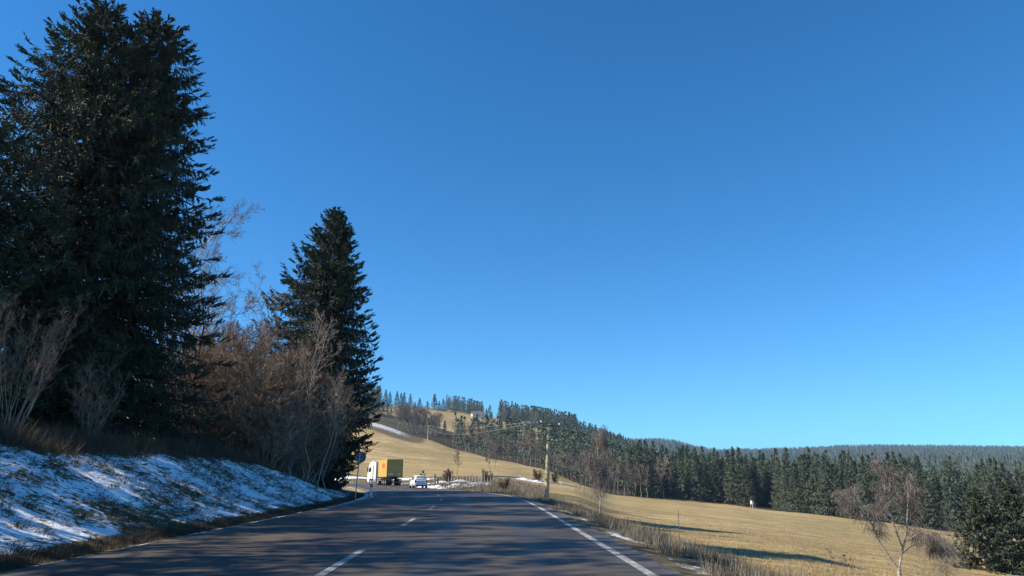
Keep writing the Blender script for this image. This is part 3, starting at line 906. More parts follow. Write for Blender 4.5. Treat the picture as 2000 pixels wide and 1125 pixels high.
# thicket of bare shrubs between the two spruces
shrubs = [bare_geo(5.2, 40 + i, .035, 10, 6, 5, 3, ang=.55, start=.15, up=.10, ratio=.40, rmin=.009, wig=.22, stems=9) for i in range(4)]
protos = []
for i, s_ in enumerate(shrubs):
    t_ = tree_thing('bare_shrub', 'x', 'shrub', s_, [M['bark_brown'], M['bark_brown']], (0, 0, 0), group='bare shrubs of the brown thicket', crown='twigs')
    protos.append(t_)
spots = []
rg = np.random.default_rng(5)
rows_ = [(43.5, 15, 1.1), (46.5, 16, 1.45), (50, 17, 1.7), (54, 18, 2.0), (59, 16, 1.9)]
words_ = ['nearest row by the big spruce', 'second row from the road', 'middle row of the thicket', 'fourth row of the thicket', 'rearmost row of the thicket']
first = [True] * 4
for ri, (Dq, nn, sc) in enumerate(rows_):
    pxs = np.linspace(360, 668 - ri * 6, nn)
    for j, pxx in enumerate(pxs):
        d_ = Dq + rg.normal() * 1.2
        xx = at(pxx + rg.normal() * 8, 925, d_).x
        s_, _ = lateral([xx], [d_])
        if EDGE_L - s_[0] < 4.6: continue
        k_ = int(rg.integers(4))
        sc_ = sc * (.75 + .4 * rg.random()) * (1.0 if pxx < 520 else .72)
        lab = f'brown bare multi-stemmed shrub, {ORD[j]} from the left in the {words_[ri]}'
        if first[k_]:
            o_ = protos[k_]; first[k_] = False
            o_.location = on(xx, d_); o_.rotation_euler = (0, 0, rg.random() * 6); o_.scale = (sc_,) * 3; o_['label'] = lab
        else:
            dup(protos[k_], on(xx, d_), rg.random() * 6, sc_, lab, 'bare shrubs of the brown thicket')

# pale sunlit saplings in front of spruce and thicket
sap = [bare_geo(1.0 * hh, 60 + i, .055, 11, 6, 4, 2, ang=.5, start=.45, up=.10, ratio=.33, rmin=.010, wig=.12) for i, hh in enumerate((10.2, 9.4, 8.2))]
for i, (pxx, Dq, lab) in enumerate([(566, 47, 'pale thin sapling, tallest of the sunlit ones before the pointed spruce'), (600, 46, 'pale crooked sapling, forking, right of the tallest sunlit sapling'), (528, 46, 'thin greyish sapling left of the tallest sunlit sapling')]):
    xx = at(pxx, 900, Dq).x
    tree_thing('bare_sapling', lab, 'tree', sap[i], [M['bark_pale'], M['bark_pale']], on(xx, Dq), group='sunlit saplings on the bank')

for j, pxx in enumerate([392, 415, 438, 462, 486, 508, 545, 588, 622, 640]):
    Dq = 44 + 1.5 * (j % 4); xx = at(pxx, 905, Dq).x
    src = [o_ for o_ in COL.objects if o_.name.startswith('bare_sapling')][j % 3]
    dup(src, on(xx, Dq), j * 1.9, .62 + .06 * (j % 3), f'slender pale stem standing in the brown thicket, {ORD[j]} from the left', 'slender stems in the thicket')

# multi-stemmed shrub at the left
hz = bare_geo(4.6, 71, .016, 8, 5, 4, 0, ang=.36, start=.35, up=.14, ratio=.26, rmin=.0032, wig=.07, stems=20, swig=.12)
xx = at(16, 838, 21.5).x
tree_thing('hazel_shrub', 'pale multi-stemmed bare shrub on the snowy bank at the left edge', 'shrub', hz, [M['bark_pale'], M['bark_brown']], on(xx, 21.5))
hz2 = bare_geo(3.2, 72, .014, 8, 5, 4, 0, ang=.6, start=.2, up=.10, ratio=.36, rmin=.0032, wig=.12, stems=9, swig=.15)
xx = at(175, 860, 27).x
tree_thing('hazel_shrub', 'smaller bare shrub with pale twigs before the trunk of the tallest spruce', 'shrub', hz2, [M['bark_pale'], M['bark_brown']], on(xx, 27))

# ------------------------------------------------------------------ grass
def tufts(pos, h, blades, spread, lean, wid, rg, g=None, wind=(0, 0)):
    g = g or Geo()
    n = len(pos)
    p = np.repeat(pos, blades, 0); k = len(p)
    hh = np.repeat(h, blades) * (.5 + .6 * rg.random(k))
    a = rg.random(k) * 6.28
    off = np.stack([np.cos(a), np.sin(a), np.zeros(k)], -1) * (rg.random(k) * spread)[:, None]
    d = norm(np.stack([np.cos(a) * lean + wind[0], np.sin(a) * lean + wind[1], np.ones(k)], -1) + rg.normal(size=(k, 3)) * lean * .6)
    sd = np.stack([-np.sin(a), np.cos(a), np.zeros(k)], -1)
    w = wid * (.6 + .8 * rg.random(k))
    b = p + off - np.array([0, 0, .03])
    v = np.stack([b - sd * w[:, None], b + sd * w[:, None], b + d * hh[:, None] + np.array([0, 0, 0])], 1)
    g.add(v.reshape(-1, 3), np.arange(k * 3).reshape(k, 3))
    return g

def scatter_side(n, y0, y1, s0, s1, rg, side, pw=1.0):
    y = y0 * (y1 / y0) ** rg.random(n)
    sq = s0 + (s1 - s0) * rg.random(n) ** pw
    a = np.interp(y, PATH[:130, 1], arc[:130])
    p, t = path_at(a)
    nn = np.c_[t[:, 1], -t[:, 0]]
    q = (EDGE_R + sq) if side > 0 else (EDGE_L - sq)
    xy = p + nn * q[:, None]
    z = ground_full(xy[:, 0], xy[:, 1])[0]
    return np.c_[xy, z]

rg = np.random.default_rng(91)
# right verge: tall grey dead grass, thinner near the asphalt
pos = scatter_side(9500, 7, 62, .55, 5.2, rg, 1)
dens = wob(pos[:, 0], pos[:, 1], .5, 2.) + .5 * wob(pos[:, 0], pos[:, 1], 1.3, 5.)
pos = pos[dens > -.35]
hh = (.15 + .28 * rg.random(len(pos)) ** 2 + .16 * np.clip(wob(pos[:, 0], pos[:, 1], .45, 2.), 0, 1))
g = tufts(pos, hh, 8, .12, .30, .006, rg)
tag(obj('grass', g, M['grass_grey']), 'tall grey dead grass on the right verge', 'grass', kind='stuff')
# field grass
n = 15000
Dq = 26 * (110 / 26) ** rg.random(n); uu = u_of(1080) + (u_of(2060) - u_of(1080)) * rg.random(n)
px_, py_ = Dq * uu, Dq
z_, s_, _, _ = ground_full(px_, py_)
ok = s_ > EDGE_R + 3.2
g = tufts(np.c_[px_, py_, z_][ok], (.10 + .14 * rg.random(n) ** 2)[ok], 6, .16, .6, .012, rg)
tag(obj('grass', g, M['grass_dry']), 'short straw-coloured grass of the sloping field', 'grass', kind='stuff')
# bank: short winter grass through the snow, leaning downhill
pos = scatter_side(26000, 7, 58, 1.1, 8.6, rg, -1)
dens = wob(pos[:, 0], pos[:, 1], .7, 3.) + .6 * wob(pos[:, 0], pos[:, 1], 2.1, 1.)
pos = pos[dens > -.15]
g = tufts(pos, .08 + .16 * rg.random(len(pos)) ** 2, 8, .13, .55, .008, rg, wind=(.8, -.25))
tag(obj('grass', g, M['grass_green']), 'short winter grass poking through the snow on the bank', 'grass', kind='stuff')
# brown grass ridge along the foot of the bank
pos = scatter_side(6500, 6, 58, .62, 1.22, rg, -1)
g = tufts(pos, .06 + .12 * rg.random(len(pos)), 7, .10, .45, .006, rg)
tag(obj('grass', g, M['grass_brown']), 'brown dead grass strip along the foot of the snowy bank', 'grass', kind='stuff')
# weeds under the trees
pos = scatter_side(13000, 12, 60, 5.6, 13, rg, -1, 1.0)
g = tufts(pos, .3 + .7 * rg.random(len(pos)) ** 2, 8, .22, .40, .009, rg)
tag(obj('undergrowth', g, M['grass_brown']), 'brown dead weeds and brambles along the top of the bank', 'undergrowth', kind='stuff')
# stubble and dead weeds outside the bend
n = 5200
yy = 66 + 90 * rg.random(n); xx_ = at(840, 940, 100).x / 100 * yy + (rg.random(n)) * yy * .16
z_, s_, _, _ = ground_full(xx_, yy)
ok = (s_ > EDGE_R + 1.4) & (s_ < 34)
g = tufts(np.c_[xx_, yy, z_][ok], (.3 + .7 * rg.random(n) ** 2)[ok], 6, .3, .2, .016, rg)
tag(obj('undergrowth', g, M['grass_grey']), 'pale dead weed stems beyond the bend', 'undergrowth', kind='stuff')

# ------------------------------------------------------------------ birches
b1 = bare_geo(6.4, 81, .075, 15, 7, 6, 3, ang=.8, start=.22, up=.10, ratio=.34, rmin=.008, wig=.12, weep=.75, twig_len=1.1)
p = at(1176, 1022, 54)
tree_thing('birch_tree', 'small weeping birch with white trunk beyond the right verge, nearer the pole', 'tree', b1, [M['bark_birch'], M['twig_birch']], on(p.x, 54), 1.0)
# big birch forks low into two white stems
rg2 = np.random.default_rng(83)
tr, cr = Geo(), Geo()
trunk = np.array([(0, 0, -.3), (0, 0, .25), (.02, 0, .6)]); tr.tubes(trunk[None], np.array([[.13, .10, .08]]), 8)
sa = np.array([(0, 0, .45), (-.45, 0, 1.2), (-.85, .1, 2.1), (-1.05, .1, 2.9), (-1.35, .1, 3.6), (-1.9, .2, 4.2), (-2.4, .2, 4.7)])
sb = np.array([(.02, 0, .5), (.3, .1, 1.2), (.62, .1, 2.1), (.85, .1, 3.0), (1.0, .1, 3.9), (1.05, 0, 4.7), (1.3, 0, 5.5)])
sc_ = np.array([(.45, .1, 1.6), (.35, .3, 2.4), (.2, .3, 3.2), (.05, .3, 4.0), (.25, .3, 4.8), (.3, .3, 5.7), (.2, .3, 6.3)])
sd_ = np.array([(.35, .1, 1.3), (.8, 0, 1.7), (1.2, 0, 1.95), (1.6, .1, 2.05), (1.95, .1, 2.0), (2.2, .1, 1.8), (2.4, .1, 1.5)])
P = np.stack([sa, sb, sc_, sd_]); q = np.stack([np.linspace(.055, .012, 7), np.linspace(.062, .012, 7), np.linspace(.045, .011, 7), np.linspace(.035, .009, 7)])
tr.tubes(P, q, 6)
P1, q1 = grow(P, q, 9, .25, 1, .7, .34, .5, .10, .14, rg2, N=6)
tr.tubes(P1, np.maximum(q1, .012), 4)
P2, q2 = grow(P1, q1, 9, .15, 1, .8, .55, .6, .0, .18, rg2, N=5, min_len=.35)
cr.tubes(P2, np.maximum(q2, .007), 3)
P3, q3 = grow(P2, q2, 11, .1, 1, .8, .8, .7, -.42, .16, rg2, N=6, min_len=.55)
cr.tubes(P3, np.maximum(q3, .006), 3)
p = at(1758, 1132, 37)
big_birch = tree_thing('birch_tree', 'larger weeping birch forking low into two white stems in the field', 'tree', (tr, cr), [M['bark_birch'], M['twig_birch']], on(p.x, 37), crown='twigs')
big_birch.scale = (.95, .95, .84)
b3 = bare_geo(2.6, 85, .02, 7, 5, 3, 0, ang=.5, start=.1, up=.1, ratio=.40, rmin=.005, wig=.15, stems=7, weep=.5)
p = at(1842, 1120, 45)
tree_thing('birch_shrub', 'low brown weeping shrub between the larger birch and the spruces at the right edge', 'shrub', b3, [M['twig_birch'], M['twig_birch']], on(p.x, 45), crown='twigs')

# spruces at the right picture edge
for i, (pxx, top, Dq, sd, lab) in enumerate([(1902, 958, 58, 31, 'bushy spruce at the right edge, branches down to the field, nearest the birch'),
                                             (1968, 948, 62, 32, 'bushy spruce at the right edge, beside the green patch'),
                                             (2035, 925, 57, 33, 'bushy spruce cut off by the right picture edge')]):
    x, D, h = base_for(pxx, top, Dq)
    tree_thing('spruce_tree', lab, 'tree', spruce_geo(h, [(0, 2.6), (.15, 2.7), (.4, 2.3), (.7, 1.5), (.9, .7), (1, .2)], sd, 170, 16, 5, (.34, .11), up=.4, droop=-.1, low=.02, wid=.5), [M['bark'], M['needles_far']], on(x, D), group='bushy spruces at the right picture edge')

# ------------------------------------------------------------------ forest
def mid_spruce(seed, nb=170, tw=8, sh=2, size=(.85, .24), H=20., w=1.0):
    tr, cr = spruce_geo(H, [(0, 2.3 * w), (.12, 2.9 * w), (.35, 2.5 * w), (.6, 1.6 * w), (.8, .8 * w), (.93, .32), (1, .08)], seed, nb, tw, sh, size, up=.3, droop=-.25, low=.06, hang=.35, wid=.5)
    g = Geo()
    zz = np.array([-1, H * .5, H * .97]); g.tubes(np.c_[np.zeros((3, 2)), zz][None], np.array([[.22, .14, .03]]), 5, 0)
    vv = np.concatenate(cr.v); ff = np.concatenate(cr.f); g.add(vv, ff, 1)
    return g
MS = [mid_spruce(100 + i, H=20, w=(.85, 1.0, 1.15, .95, 1.3)[i]).mesh('spruce_tree', [M['bark'], M['needles_far']]) for i in range(5)]
def far_spruce_v(seed, nb=64, tw=4, size=(1.35, .40)):
    g = mid_spruce(seed, nb, tw, 1, size)
    return np.concatenate(g.v), [f for f in g.f], [m_ for m_ in g.m]
def simple_bare(seed, H=13., rm=.05, nb=16, n2=7, n3=4, **k):
    tr, cr = bare_geo(H, seed, .16, nb, n2, n3, 0, start=k.get('start', .3), ang=k.get('ang', .65), up=.08, ratio=k.get('ratio', .36), rmin=rm, wig=.15)
    g = Geo()
    g.add(np.concatenate(tr.v), np.concatenate(tr.f), 0); g.add(np.concatenate(cr.v), np.concatenate(cr.f), 1)
    return g
MB = [simple_bare(120 + i, 13., .06).mesh('bare_tree', [M['bark_far'], M['twig_far']]) for i in range(4)]

def place(me, name, x, y, h, h0, label, group, cat='tree', rz=None, wsc=1.0):
    o = bpy.data.objects.new(name, me)
    COL.objects.link(o)
    s = h / h0
    o.location = on(x, y, -.2)
    o.rotation_euler = (0, 0, random.random() * 6.28 if rz is None else rz)
    o.scale = (s * wsc, s * wsc, s)
    return tag(o, label, cat, group)

def edge_D(u):
    return np.interp(u, [u_of(p) for p in (1070, 1120, 1200, 1300, 1400, 1465, 1510, 1525, 1600, 1700, 1860, 2000, 2100)], [290, 252, 240, 272, 272, 262, 262, 240, 228, 214, 203, 203, 203])

HIDE_PX = 1465
# front row, individually labelled along the field edge
rg = np.random.default_rng(17)
pxs = [1245, 1262, 1280, 1312, 1328, 1343, 1357, 1371, 1385, 1398, 1411, 1424, 1446, 1458, 1477, 1495, 1509, 1532, 1550, 1570, 1590, 1611, 1633, 1655, 1678, 1700, 1723, 1747, 1772, 1798, 1822, 1842, 1905, 1932, 1960, 1990, 2020]
nl = sum(1 for p_ in pxs if p_ < HIDE_PX)
for i, pxx in enumerate(pxs):
    u = u_of(pxx); D = float(edge_D(u)) + 3 + rg.random() * 4
    if pxx in (1477, 1495, 1509): D += 7
    h = (14.5 + 8 * rg.random() ** 1.3) * (1.05 if 1520 < pxx < 1660 else .95)
    if pxx == 1495: h *= .7
    if pxx < HIDE_PX: lab = f'dark spruce on the field edge, {ORD[nl - 1 - i]} to the left of the white hunting hide'
    else: lab = f'dark spruce on the field edge, {ORD[i - nl]} to the right of the white hunting hide'
    place(MS[int(rg.integers(5))], 'spruce_tree', u * D, D, h, 20, lab, 'spruces along the field edge')
# rows behind
deep = []
for row in range(6):
    for pxx in np.arange(1235 + row * 3, 2030, 22 - row * .5):
        pq = pxx + rg.normal() * 7
        u = u_of(pq); D = float(edge_D(u)) + 9 + row * 7.5 + rg.normal() * 2
        if 1862 < pq < 1884 and row < 3: continue
        deep.append((u * D, D, 14.5 + 8.0 * rg.random(), row))
deep = deep[:205]
for x, D, h, row in deep:
    place(MS[int(rg.integers(5))], 'spruce_tree', x, D, h, 20, 'dark green spruce standing within the forest behind the field edge', 'spruces within the forest')

# the rest of the wood
FV = [far_spruce_v(140 + i) for i in range(4)]
def forest_mass(name, spots, label, mats, geos, rg):
    g = Geo()
    for (x, y, z, h) in spots:
        vv, fs, ms = geos[int(rg.integers(len(geos)))]
        a = rg.random() * 6.28; s = h / 20.
        c, n_ = math.cos(a), math.sin(a)
        w = s * (1.15 + .45 * rg.random())
        V = np.c_[(vv[:, 0] * c - vv[:, 1] * n_) * w + x, (vv[:, 0] * n_ + vv[:, 1] * c) * w + y, vv[:, 2] * s + z]
        base = g.n
        g.v.append(V); g.n += len(V)
        for f, m_ in zip(fs, ms):
            g.f.append(f + base); g.m.append(m_)
    return tag(obj(name, g, mats), label, 'forest', kind='stuff')
FM = [M['bark'], M['needles_far']]
sp = []
def fill(px0, px1, D0, D1, n, hmin, hmax, cond=None):
    u = u_of(px0) + (u_of(px1) - u_of(px0)) * rg.random(n)
    D = np.sqrt(D0 ** 2 + (D1 ** 2 - D0 ** 2) * rg.random(n))
    x = u * D
    z = ground_full(x, D)[0]
    h = hmin + (hmax - hmin) * rg.random(n)
    for i in range(n):
        if cond is None or cond(u[i], D[i]): sp.append((x[i], D[i], z[i] - .3, h[i]))
pu = lambda p_: u_of(p_)
# slope right of the pole up to the near skyline
fill(1195, 2080, 290, 520, 1300, 15, 20, lambda u, D: D > edge_D(u) + 55)
fill(1195, 2080, 520, 900, 1300, 15, 20)
# belt of forest on the hillside between the two meadows, tapering out to the left
def belt(u, D):
    lo = np.interp(u, [pu(850), pu(905), pu(1060), pu(1130), pu(1230)], [470, 440, 340, 300, 300])
    hi = np.interp(u, [pu(850), pu(905), pu(960), pu(1060), pu(1130), pu(1230)], [490, 500, 515, 520, 680, 900])
    return lo < D < hi
fill(880, 1240, 300, 900, 1500, 14, 21, belt)
# skyline woods on the hill
fill(868, 942, 960, 1120, 110, 12, 22)
fill(976, 1034, 930, 1060, 110, 15, 28)
fill(1038, 1128, 880, 1040, 230, 16, 27)
fill(1120, 1215, 850, 1050, 230, 12, 21)
fill(690, 735, 760, 960, 60, 18, 26)
forest_mass('forest', sp, 'dense dark spruce wood covering the slopes behind the field', FM, FV, rg)
# far ridges
sp = []
RV = []
for i in range(3):
    g = Geo(); H = 20
    for k in range(4):
        n_ = 6; a = np.arange(n_) / n_ * 6.283 + k; r_ = (3.4, 2.6, 1.8, 1.0)[k] * (1 + .3 * np.sin(a * 2 + i)); z0 = (1.5, 6, 10.5, 14.5)[k]; z1 = (9, 13.5, 17.5, 20)[k]
        v = np.concatenate([np.c_[np.cos(a) * r_, np.sin(a) * r_, np.full(n_, z0) + np.sin(a * 3 + i)], [(0, 0, z1)]])
        g.add(v, [(j, (j + 1) % n_, n_) for j in range(n_)], 1)
    RV.append((np.concatenate(g.v), g.f, g.m))
fill(1180, 2080, 900, 1500, 2300, 17, 24)
fill(1190, 2080, 1500, 2600, 3600, 17, 24)
fill(1190, 2080, 2600, 3500, 3400, 14, 28)
M['needles_ridge'] = mat('ridge_needles', (.070, .092, .066), .85, col2=(.040, .058, .046), scale=.05)
forest_mass('forest', sp, 'distant forested ridges fading blue on the horizon', [M['bark'], M['needles_ridge']], RV, rg)

# single spruces that can be told apart on the left hill
HILL = [(741, 764, 900, 'leftmost of the skyline spruces beside the pointed near spruce'), (754, 761, 905, 'tall skyline spruce right of the leftmost one'), (762, 765, 910, 'skyline spruce at the right end of the first dark clump'),
        (776, 764, 930, 'lone skyline spruce above the bare grove'), (784, 767, 925, 'skyline spruce left of a twin, above the bare grove'), (790, 766, 930, 'skyline spruce, right of its twin, above the bare grove'), (802, 769, 935, 'slim dark skyline spruce above the middle of the bare grove'),
        (811, 784, 945, 'short skyline spruce right of the slim dark one'), (820, 777, 950, 'medium skyline spruce between the slim one and the broad one'), (835, 783, 955, 'low skyline spruce left of the broad one'), (849, 769, 950, 'broad tall skyline spruce with two tips'), (858, 783, 960, 'low skyline spruce right of the broad one'), (866, 778, 965, 'skyline spruce at the left end of the long wood'),
        (950, 797, 985, 'small skyline spruce in the gap, left of a pair'), (957, 790, 985, 'tall skyline spruce in the gap between the two woods'),
        (869, 821, 545, 'spruce standing alone right of the bare grove'), (895, 825, 560, 'spruce in the meadow, second right of the bare grove'), (922, 825, 570, 'spruce at the upper edge of the forest belt, third right of the bare grove'), (935, 828, 570, 'spruce at the upper edge of the forest belt, fourth right of the bare grove'), (961, 824, 580, 'pale broad spruce poking above the forest belt into the meadow'), (979, 827, 585, 'spruce poking above the forest belt right of the pale broad one'), (995, 828, 590, 'small spruce poking above the forest belt'),
        (1153, 826, 900, 'spruce tip on the falling ridge right of the pole'), (1163, 829, 890, 'second spruce tip on the falling ridge right of the pole'), (1192, 843, 860, 'last dark spruce tip on the falling ridge')]
for i, (pxx, top, Dq, lab) in enumerate(HILL):
    p = at(pxx, top, Dq)
    h = p.z - ground(p.x, Dq)
    h = min(max(h, 8), 34)
    place(MS[i % 5], 'spruce_tree', p.x, Dq, h, 20, lab, 'spruces on the left hill', wsc=1.9 if 'broad' in lab else 1.5)
# dark clump left, in the shade behind the pointed spruce
for i, (pxx, top, Dq) in enumerate([(728, 775, 700), (738, 782, 690), (748, 780, 700), (757, 788, 690), (764, 796, 680)]):
    p = at(pxx, top, Dq); h = min(max(p.z - ground(p.x, Dq), 10), 30)
    place(MS[i], 'spruce_tree', p.x, Dq, h, 20, f'shaded blue-dark spruce below the skyline, {ORD[i]} from the pointed near spruce', 'spruces in the shaded hollow', wsc=1.3)
# bare grove
rg = np.random.default_rng(29)
k = 0
for row in range(3):
    for pxx in np.linspace(774, 853, 11):
        pq = pxx + rg.normal() * 2; Dq = (505, 525, 548)[row] + rg.normal() * 4
        x = u_of(pq) * Dq
        h = (15.5 + 3 * rg.random()) * (1.05 - .2 * abs(pxx - 800) / 60)
        place(MB[k % 4], 'bare_tree', x, Dq, h, 13, f'brown bare tree in the hillside grove, {ORD[k % 11]} from its left end, {("front", "middle", "back")[row]} row', 'bare trees of the hillside grove', wsc=1.1)
        k += 1
# bare trees along the crest of the meadow hill
for i, (pxx, Dq, h) in enumerate([(868, 400, 8), (882, 405, 7), (908, 366, 13), (918, 368, 14), (930, 362, 15), (943, 355, 13), (955, 350, 11), (968, 345, 10), (984, 335, 9), (998, 326, 10), (1012, 318, 12), (1024, 312, 14), (1036, 306, 15), (1048, 300, 13), (1058, 296, 11)]):
    place(MB[i % 4], 'bare_tree', u_of(pxx) * Dq, Dq, h, 13, f'grey-brown bare tree behind the crest of the meadow hill, {ORD[i]} from the left', 'bare trees behind the crest')
# pinkish bare trees in front of the forest right of the pole
for i, (pxx, Dq, h) in enumerate([(1082, 262, 7), (1090, 268, 8), (1099, 258, 8), (1108, 262, 9), (1117, 255, 10), (1126, 258, 8.5), (1135, 252, 10), (1143, 255, 11), (1152, 250, 9), (1160, 246, 10), (1169, 250, 11), (1178, 246, 9), (1188, 248, 12), (1197, 243, 10), (1207, 246, 12), (1217, 245, 11), (1227, 248, 12), (1237, 250, 10), (1250, 255, 12), (1262, 258, 10)]):
    place(MB[(i * 3) % 4], 'bare_tree', u_of(pxx) * Dq, Dq, h, 13, f'reddish-brown bare tree before the forest, {ORD[i]} to the right of the pole', 'bare trees before the forest', wsc=.85)
lone = simple_bare(131, 13, .055, 20, 8, 5, start=.28, ang=.8, ratio=.46).mesh('bare_tree', [M['bark_far'], M['twig_far']])
place(lone, 'bare_tree', u_of(1294) * 262, 262, 13.5, 13, 'broad pale bare tree standing out at the field edge before the dark spruces', None)
for i, (pxx, Dq, h) in enumerate([(893, 168, 6.5), (958, 205, 6), (966, 210, 7)]):
    place(MB[i], 'bare_tree', u_of(pxx) * Dq, Dq, h, 13, ('thin bare bush at the foot of the meadow hill', 'wide faint bare bush on the meadow hill, left of a narrower one', 'narrow bare bush on the meadow hill')[i], None)

# low shrubs
sg = bare_geo(1.5, 150, .015, 8, 6, 5, 0, ang=.6, start=.1, up=.1, ratio=.45, rmin=.008, wig=.2, stems=9)
s0 = None
for i, (pxx, Dq, sc, lab) in enumerate([(985, 70, .7, 'small dark shrub where the edge line bends away'), (876, 118, 1.3, 'dark shrub among the dead weeds beyond the bend'),
                                        (952, 125, 1.2, 'reddish shrub at the end of the weedy strip'), (1050, 172, 1.6, 'wide dark shrub by the narrow road left of the pole'), (1082, 180, 1.5, 'dark shrub by the narrow road right of the pole')]):
    p = on(u_of(pxx) * Dq, Dq)
    if s0 is None: s0 = tree_thing('low_shrub', lab, 'shrub', sg, [M['bark_dark'], M['grass_brown']], p, 0, 'low bare shrubs by the road', crown='twigs'); s0.scale = (sc,) * 3
    else: dup(s0, p, i * 1.1, sc, lab, 'low bare shrubs by the road')
sy = spruce_geo(2.2, [(0, .7), (.4, .5), (.8, .25), (1, .05)], 151, 60, 8, 3, (.22, .08), low=.02)
tree_thing('young_spruce', 'small young spruce behind the white car', 'tree', sy, SP, on(u_of(826) * 112, 112))

exec_objects = True
# ------------------------------------------------------------------ roadside furniture
def lathe_thing(parts): pass
# concrete electricity pole
pb_ = at(1067, 990, 57.1); gz = ground(pb_.x, 57.1)
ptop = at(1072, 829, 57.6)
t = thing('utility_pole', 'pale concrete electricity pole beside the right verge, lower half in shade', 'utility pole', (pb_.x, 57.1, gz))
ax = Vector((ptop.x - pb_.x, .6, ptop.z - gz))
g = Geo(); hN = 8
ts = np.linspace(0, 1, hN); Pp = np.c_[ax.x * ts, ax.y * ts, ax.z * ts]; Pp[0, 2] = -.4
g.tubes(Pp[None], (np.linspace(.215, .125, hN))[None], 16)
g.lathe([(.125, -.01), (.12, .015), (.03, .03)], 16, c=tuple(ax))
obj('shaft', g, M['concrete'], t, True)
hx = ax * .99
g = Geo()
arm = np.array([(-.95, -.05, .05), (-.62, 0, .16), (-.25, 0, .10), (.0, 0, -.02), (.3, 0, -.05), (.85, .05, -.05)]) + np.array(hx) + np.array([0, -.15, 0])
g.tubes(arm[None], np.full((1, 6), .035), 6)
obj('crossarm', g, M['dark_steel'], t, True)
for k_, q in enumerate((arm[0], arm[1], arm[5])):
    g = Geo(); g.lathe([(.02, 0), (.06, .02), (.075, .06), (.045, .09), (.07, .13), (.03, .18)], 10, c=tuple(q + np.array([0, 0, .05]))); obj('insulator', g, M['porcelain'], t, True)
for k_ in range(2):
    g = Geo(); g.lathe([(.165, 0), (.165, .07)], 16, c=tuple(ax * (.78 + .05 * k_))); obj('band_clamp', g, M['steel'], t, True)
g = Geo(); br = np.array(ax * .8)
g.tubes(np.array([[br + (-.5, -.1, .04), br + (-.15, -.16, 0), br + (.15, -.16, -.02), br + (.7, -.1, -.1)]]), np.full((1, 4), .028), 5)
obj('lower_bracket', g, M['dark_steel'], t, True)
for dx in (-.5, .3, .68):
    g = Geo(); g.lathe([(.02, 0), (.055, .03), (.055, .10), (.02, .14)], 8, c=tuple(br + np.array((dx, -.1, .02 if dx < 0 else -.06)))); obj('insulator', g, M['porcelain'], t, True)
pole1 = Vector((pb_.x, 57.1, gz)); armw = [pole1 + Vector(arm[0]) + Vector((0, 0, .2)), pole1 + Vector(arm[1]) + Vector((0, 0, .2))]

p2 = at(835, 858, 388); g2 = ground(p2.x, 388); top2 = at(837, 831, 388).z
hh2 = max(7.0, top2 - g2)
t = thing('utility_pole', 'small far wooden power pole with crossbar on the hill crest', 'utility pole', (p2.x, 388, g2))
g = Geo(); g.tubes(np.array([[(0, 0, -.5), (.2, 0, hh2 * .5), (.45, 0, hh2)]]), np.array([[.22, .19, .15]]), 8); obj('shaft', g, M['wood_pale'], t, True)
g = Geo(); g.box((.45, -.2, hh2 - .3), (2.4, .16, .2)); obj('crossarm', g, M['wood_pale'], t)
for dx in (-.9, 0, .9):
    g = Geo(); g.lathe([(.05, 0), (.12, .05), (.12, .25), (.04, .35)], 8, c=(.45 + dx, -.2, hh2 - .2)); obj('insulator', g, M['porcelain'], t, True)
for k_, a_ in enumerate(armw):
    b_ = Vector((p2.x + (-.45 if k_ == 0 else 1.35), 387.8, g2 + hh2 + .1 - 1.2 * (1 - k_) * 0))
    ts = np.linspace(0, 1, 60)
    Pw = np.array(a_)[None] * (1 - ts)[:, None] + np.array(b_)[None] * ts[:, None]
    Pw[:, 2] -= (2.6 if k_ == 0 else 1.2) * 4 * ts * (1 - ts)
    rad = .009 + .014 * ts
    g = Geo(); g.tubes(Pw[None], rad[None], 5)
    tag(obj('power_wire', g, M['alu']), ('lower of the two overhead wires from the concrete pole to the far hill pole', 'upper of the two overhead wires from the concrete pole to the far hill pole')[k_], 'wire', 'overhead wires')

# round traffic sign seen from behind
sx = u_of(697) * 40.5; gz = ground(sx, 40.5)
t = thing('traffic_sign', 'round sign seen from behind on a thin leaning post by the bank', 'traffic sign', (sx, 40.5, gz), math.radians(6))
zc = at(703, 893, 40.5).z - gz
g = Geo(); g.tubes(np.array([[(-.05, 0, -.4), (0.03, 0, zc * .5), (.1, 0, zc + .25)]]), np.full((1, 3), .032), 8); obj('post', g, M['steel'], t, True)
g = Geo(); g.lathe([(.27, -.012), (.3, -.008), (.3, .008), (.27, .012)], 32, axis='y', c=(.15, .05, zc)); obj('sign_plate', g, M['sign_back'], t, False)
for dz in (-.12, .12):
    g = Geo(); g.box((.1, -.0, zc + dz), (.22, .05, .035), bev=.006); obj('clamp', g, M['steel'], t)

# delineator post with red-white snow pole
dx_ = u_of(726.5) * 42.3; gz = ground(dx_, 42.3)
t = thing('delineator_post', 'white post with black band on the left verge where the road bends', 'marker post', (dx_, 42.3, gz))
g = Geo(); prof = [(-.06, -.045), (.06, -.045), (.075, 0), (.06, .045), (-.06, .045), (-.075, 0)]
g.prism(prof, 2, -.3, .58); obj('post_body', g, M['white_plastic'], t)
g = Geo(); g.prism([(a_ * 1.01, b_ * 1.01) for a_, b_ in prof], 2, .58, .76); obj('black_band', g, M['black_plastic'], t)
g = Geo(); g.prism([(a_ * .99, b_ * .99) for a_, b_ in prof], 2, .76, .98); obj('post_cap', g, M['white_plastic'], t)
g = Geo(); g.box((0, -.048, .67), (.04, .012, .14)); obj('reflector', g, M['steel'], t)
t = thing('snow_pole', 'thin red and white snow marker pole rising behind the white delineator post', 'snow pole', (dx_ + .03, 42.42, gz))
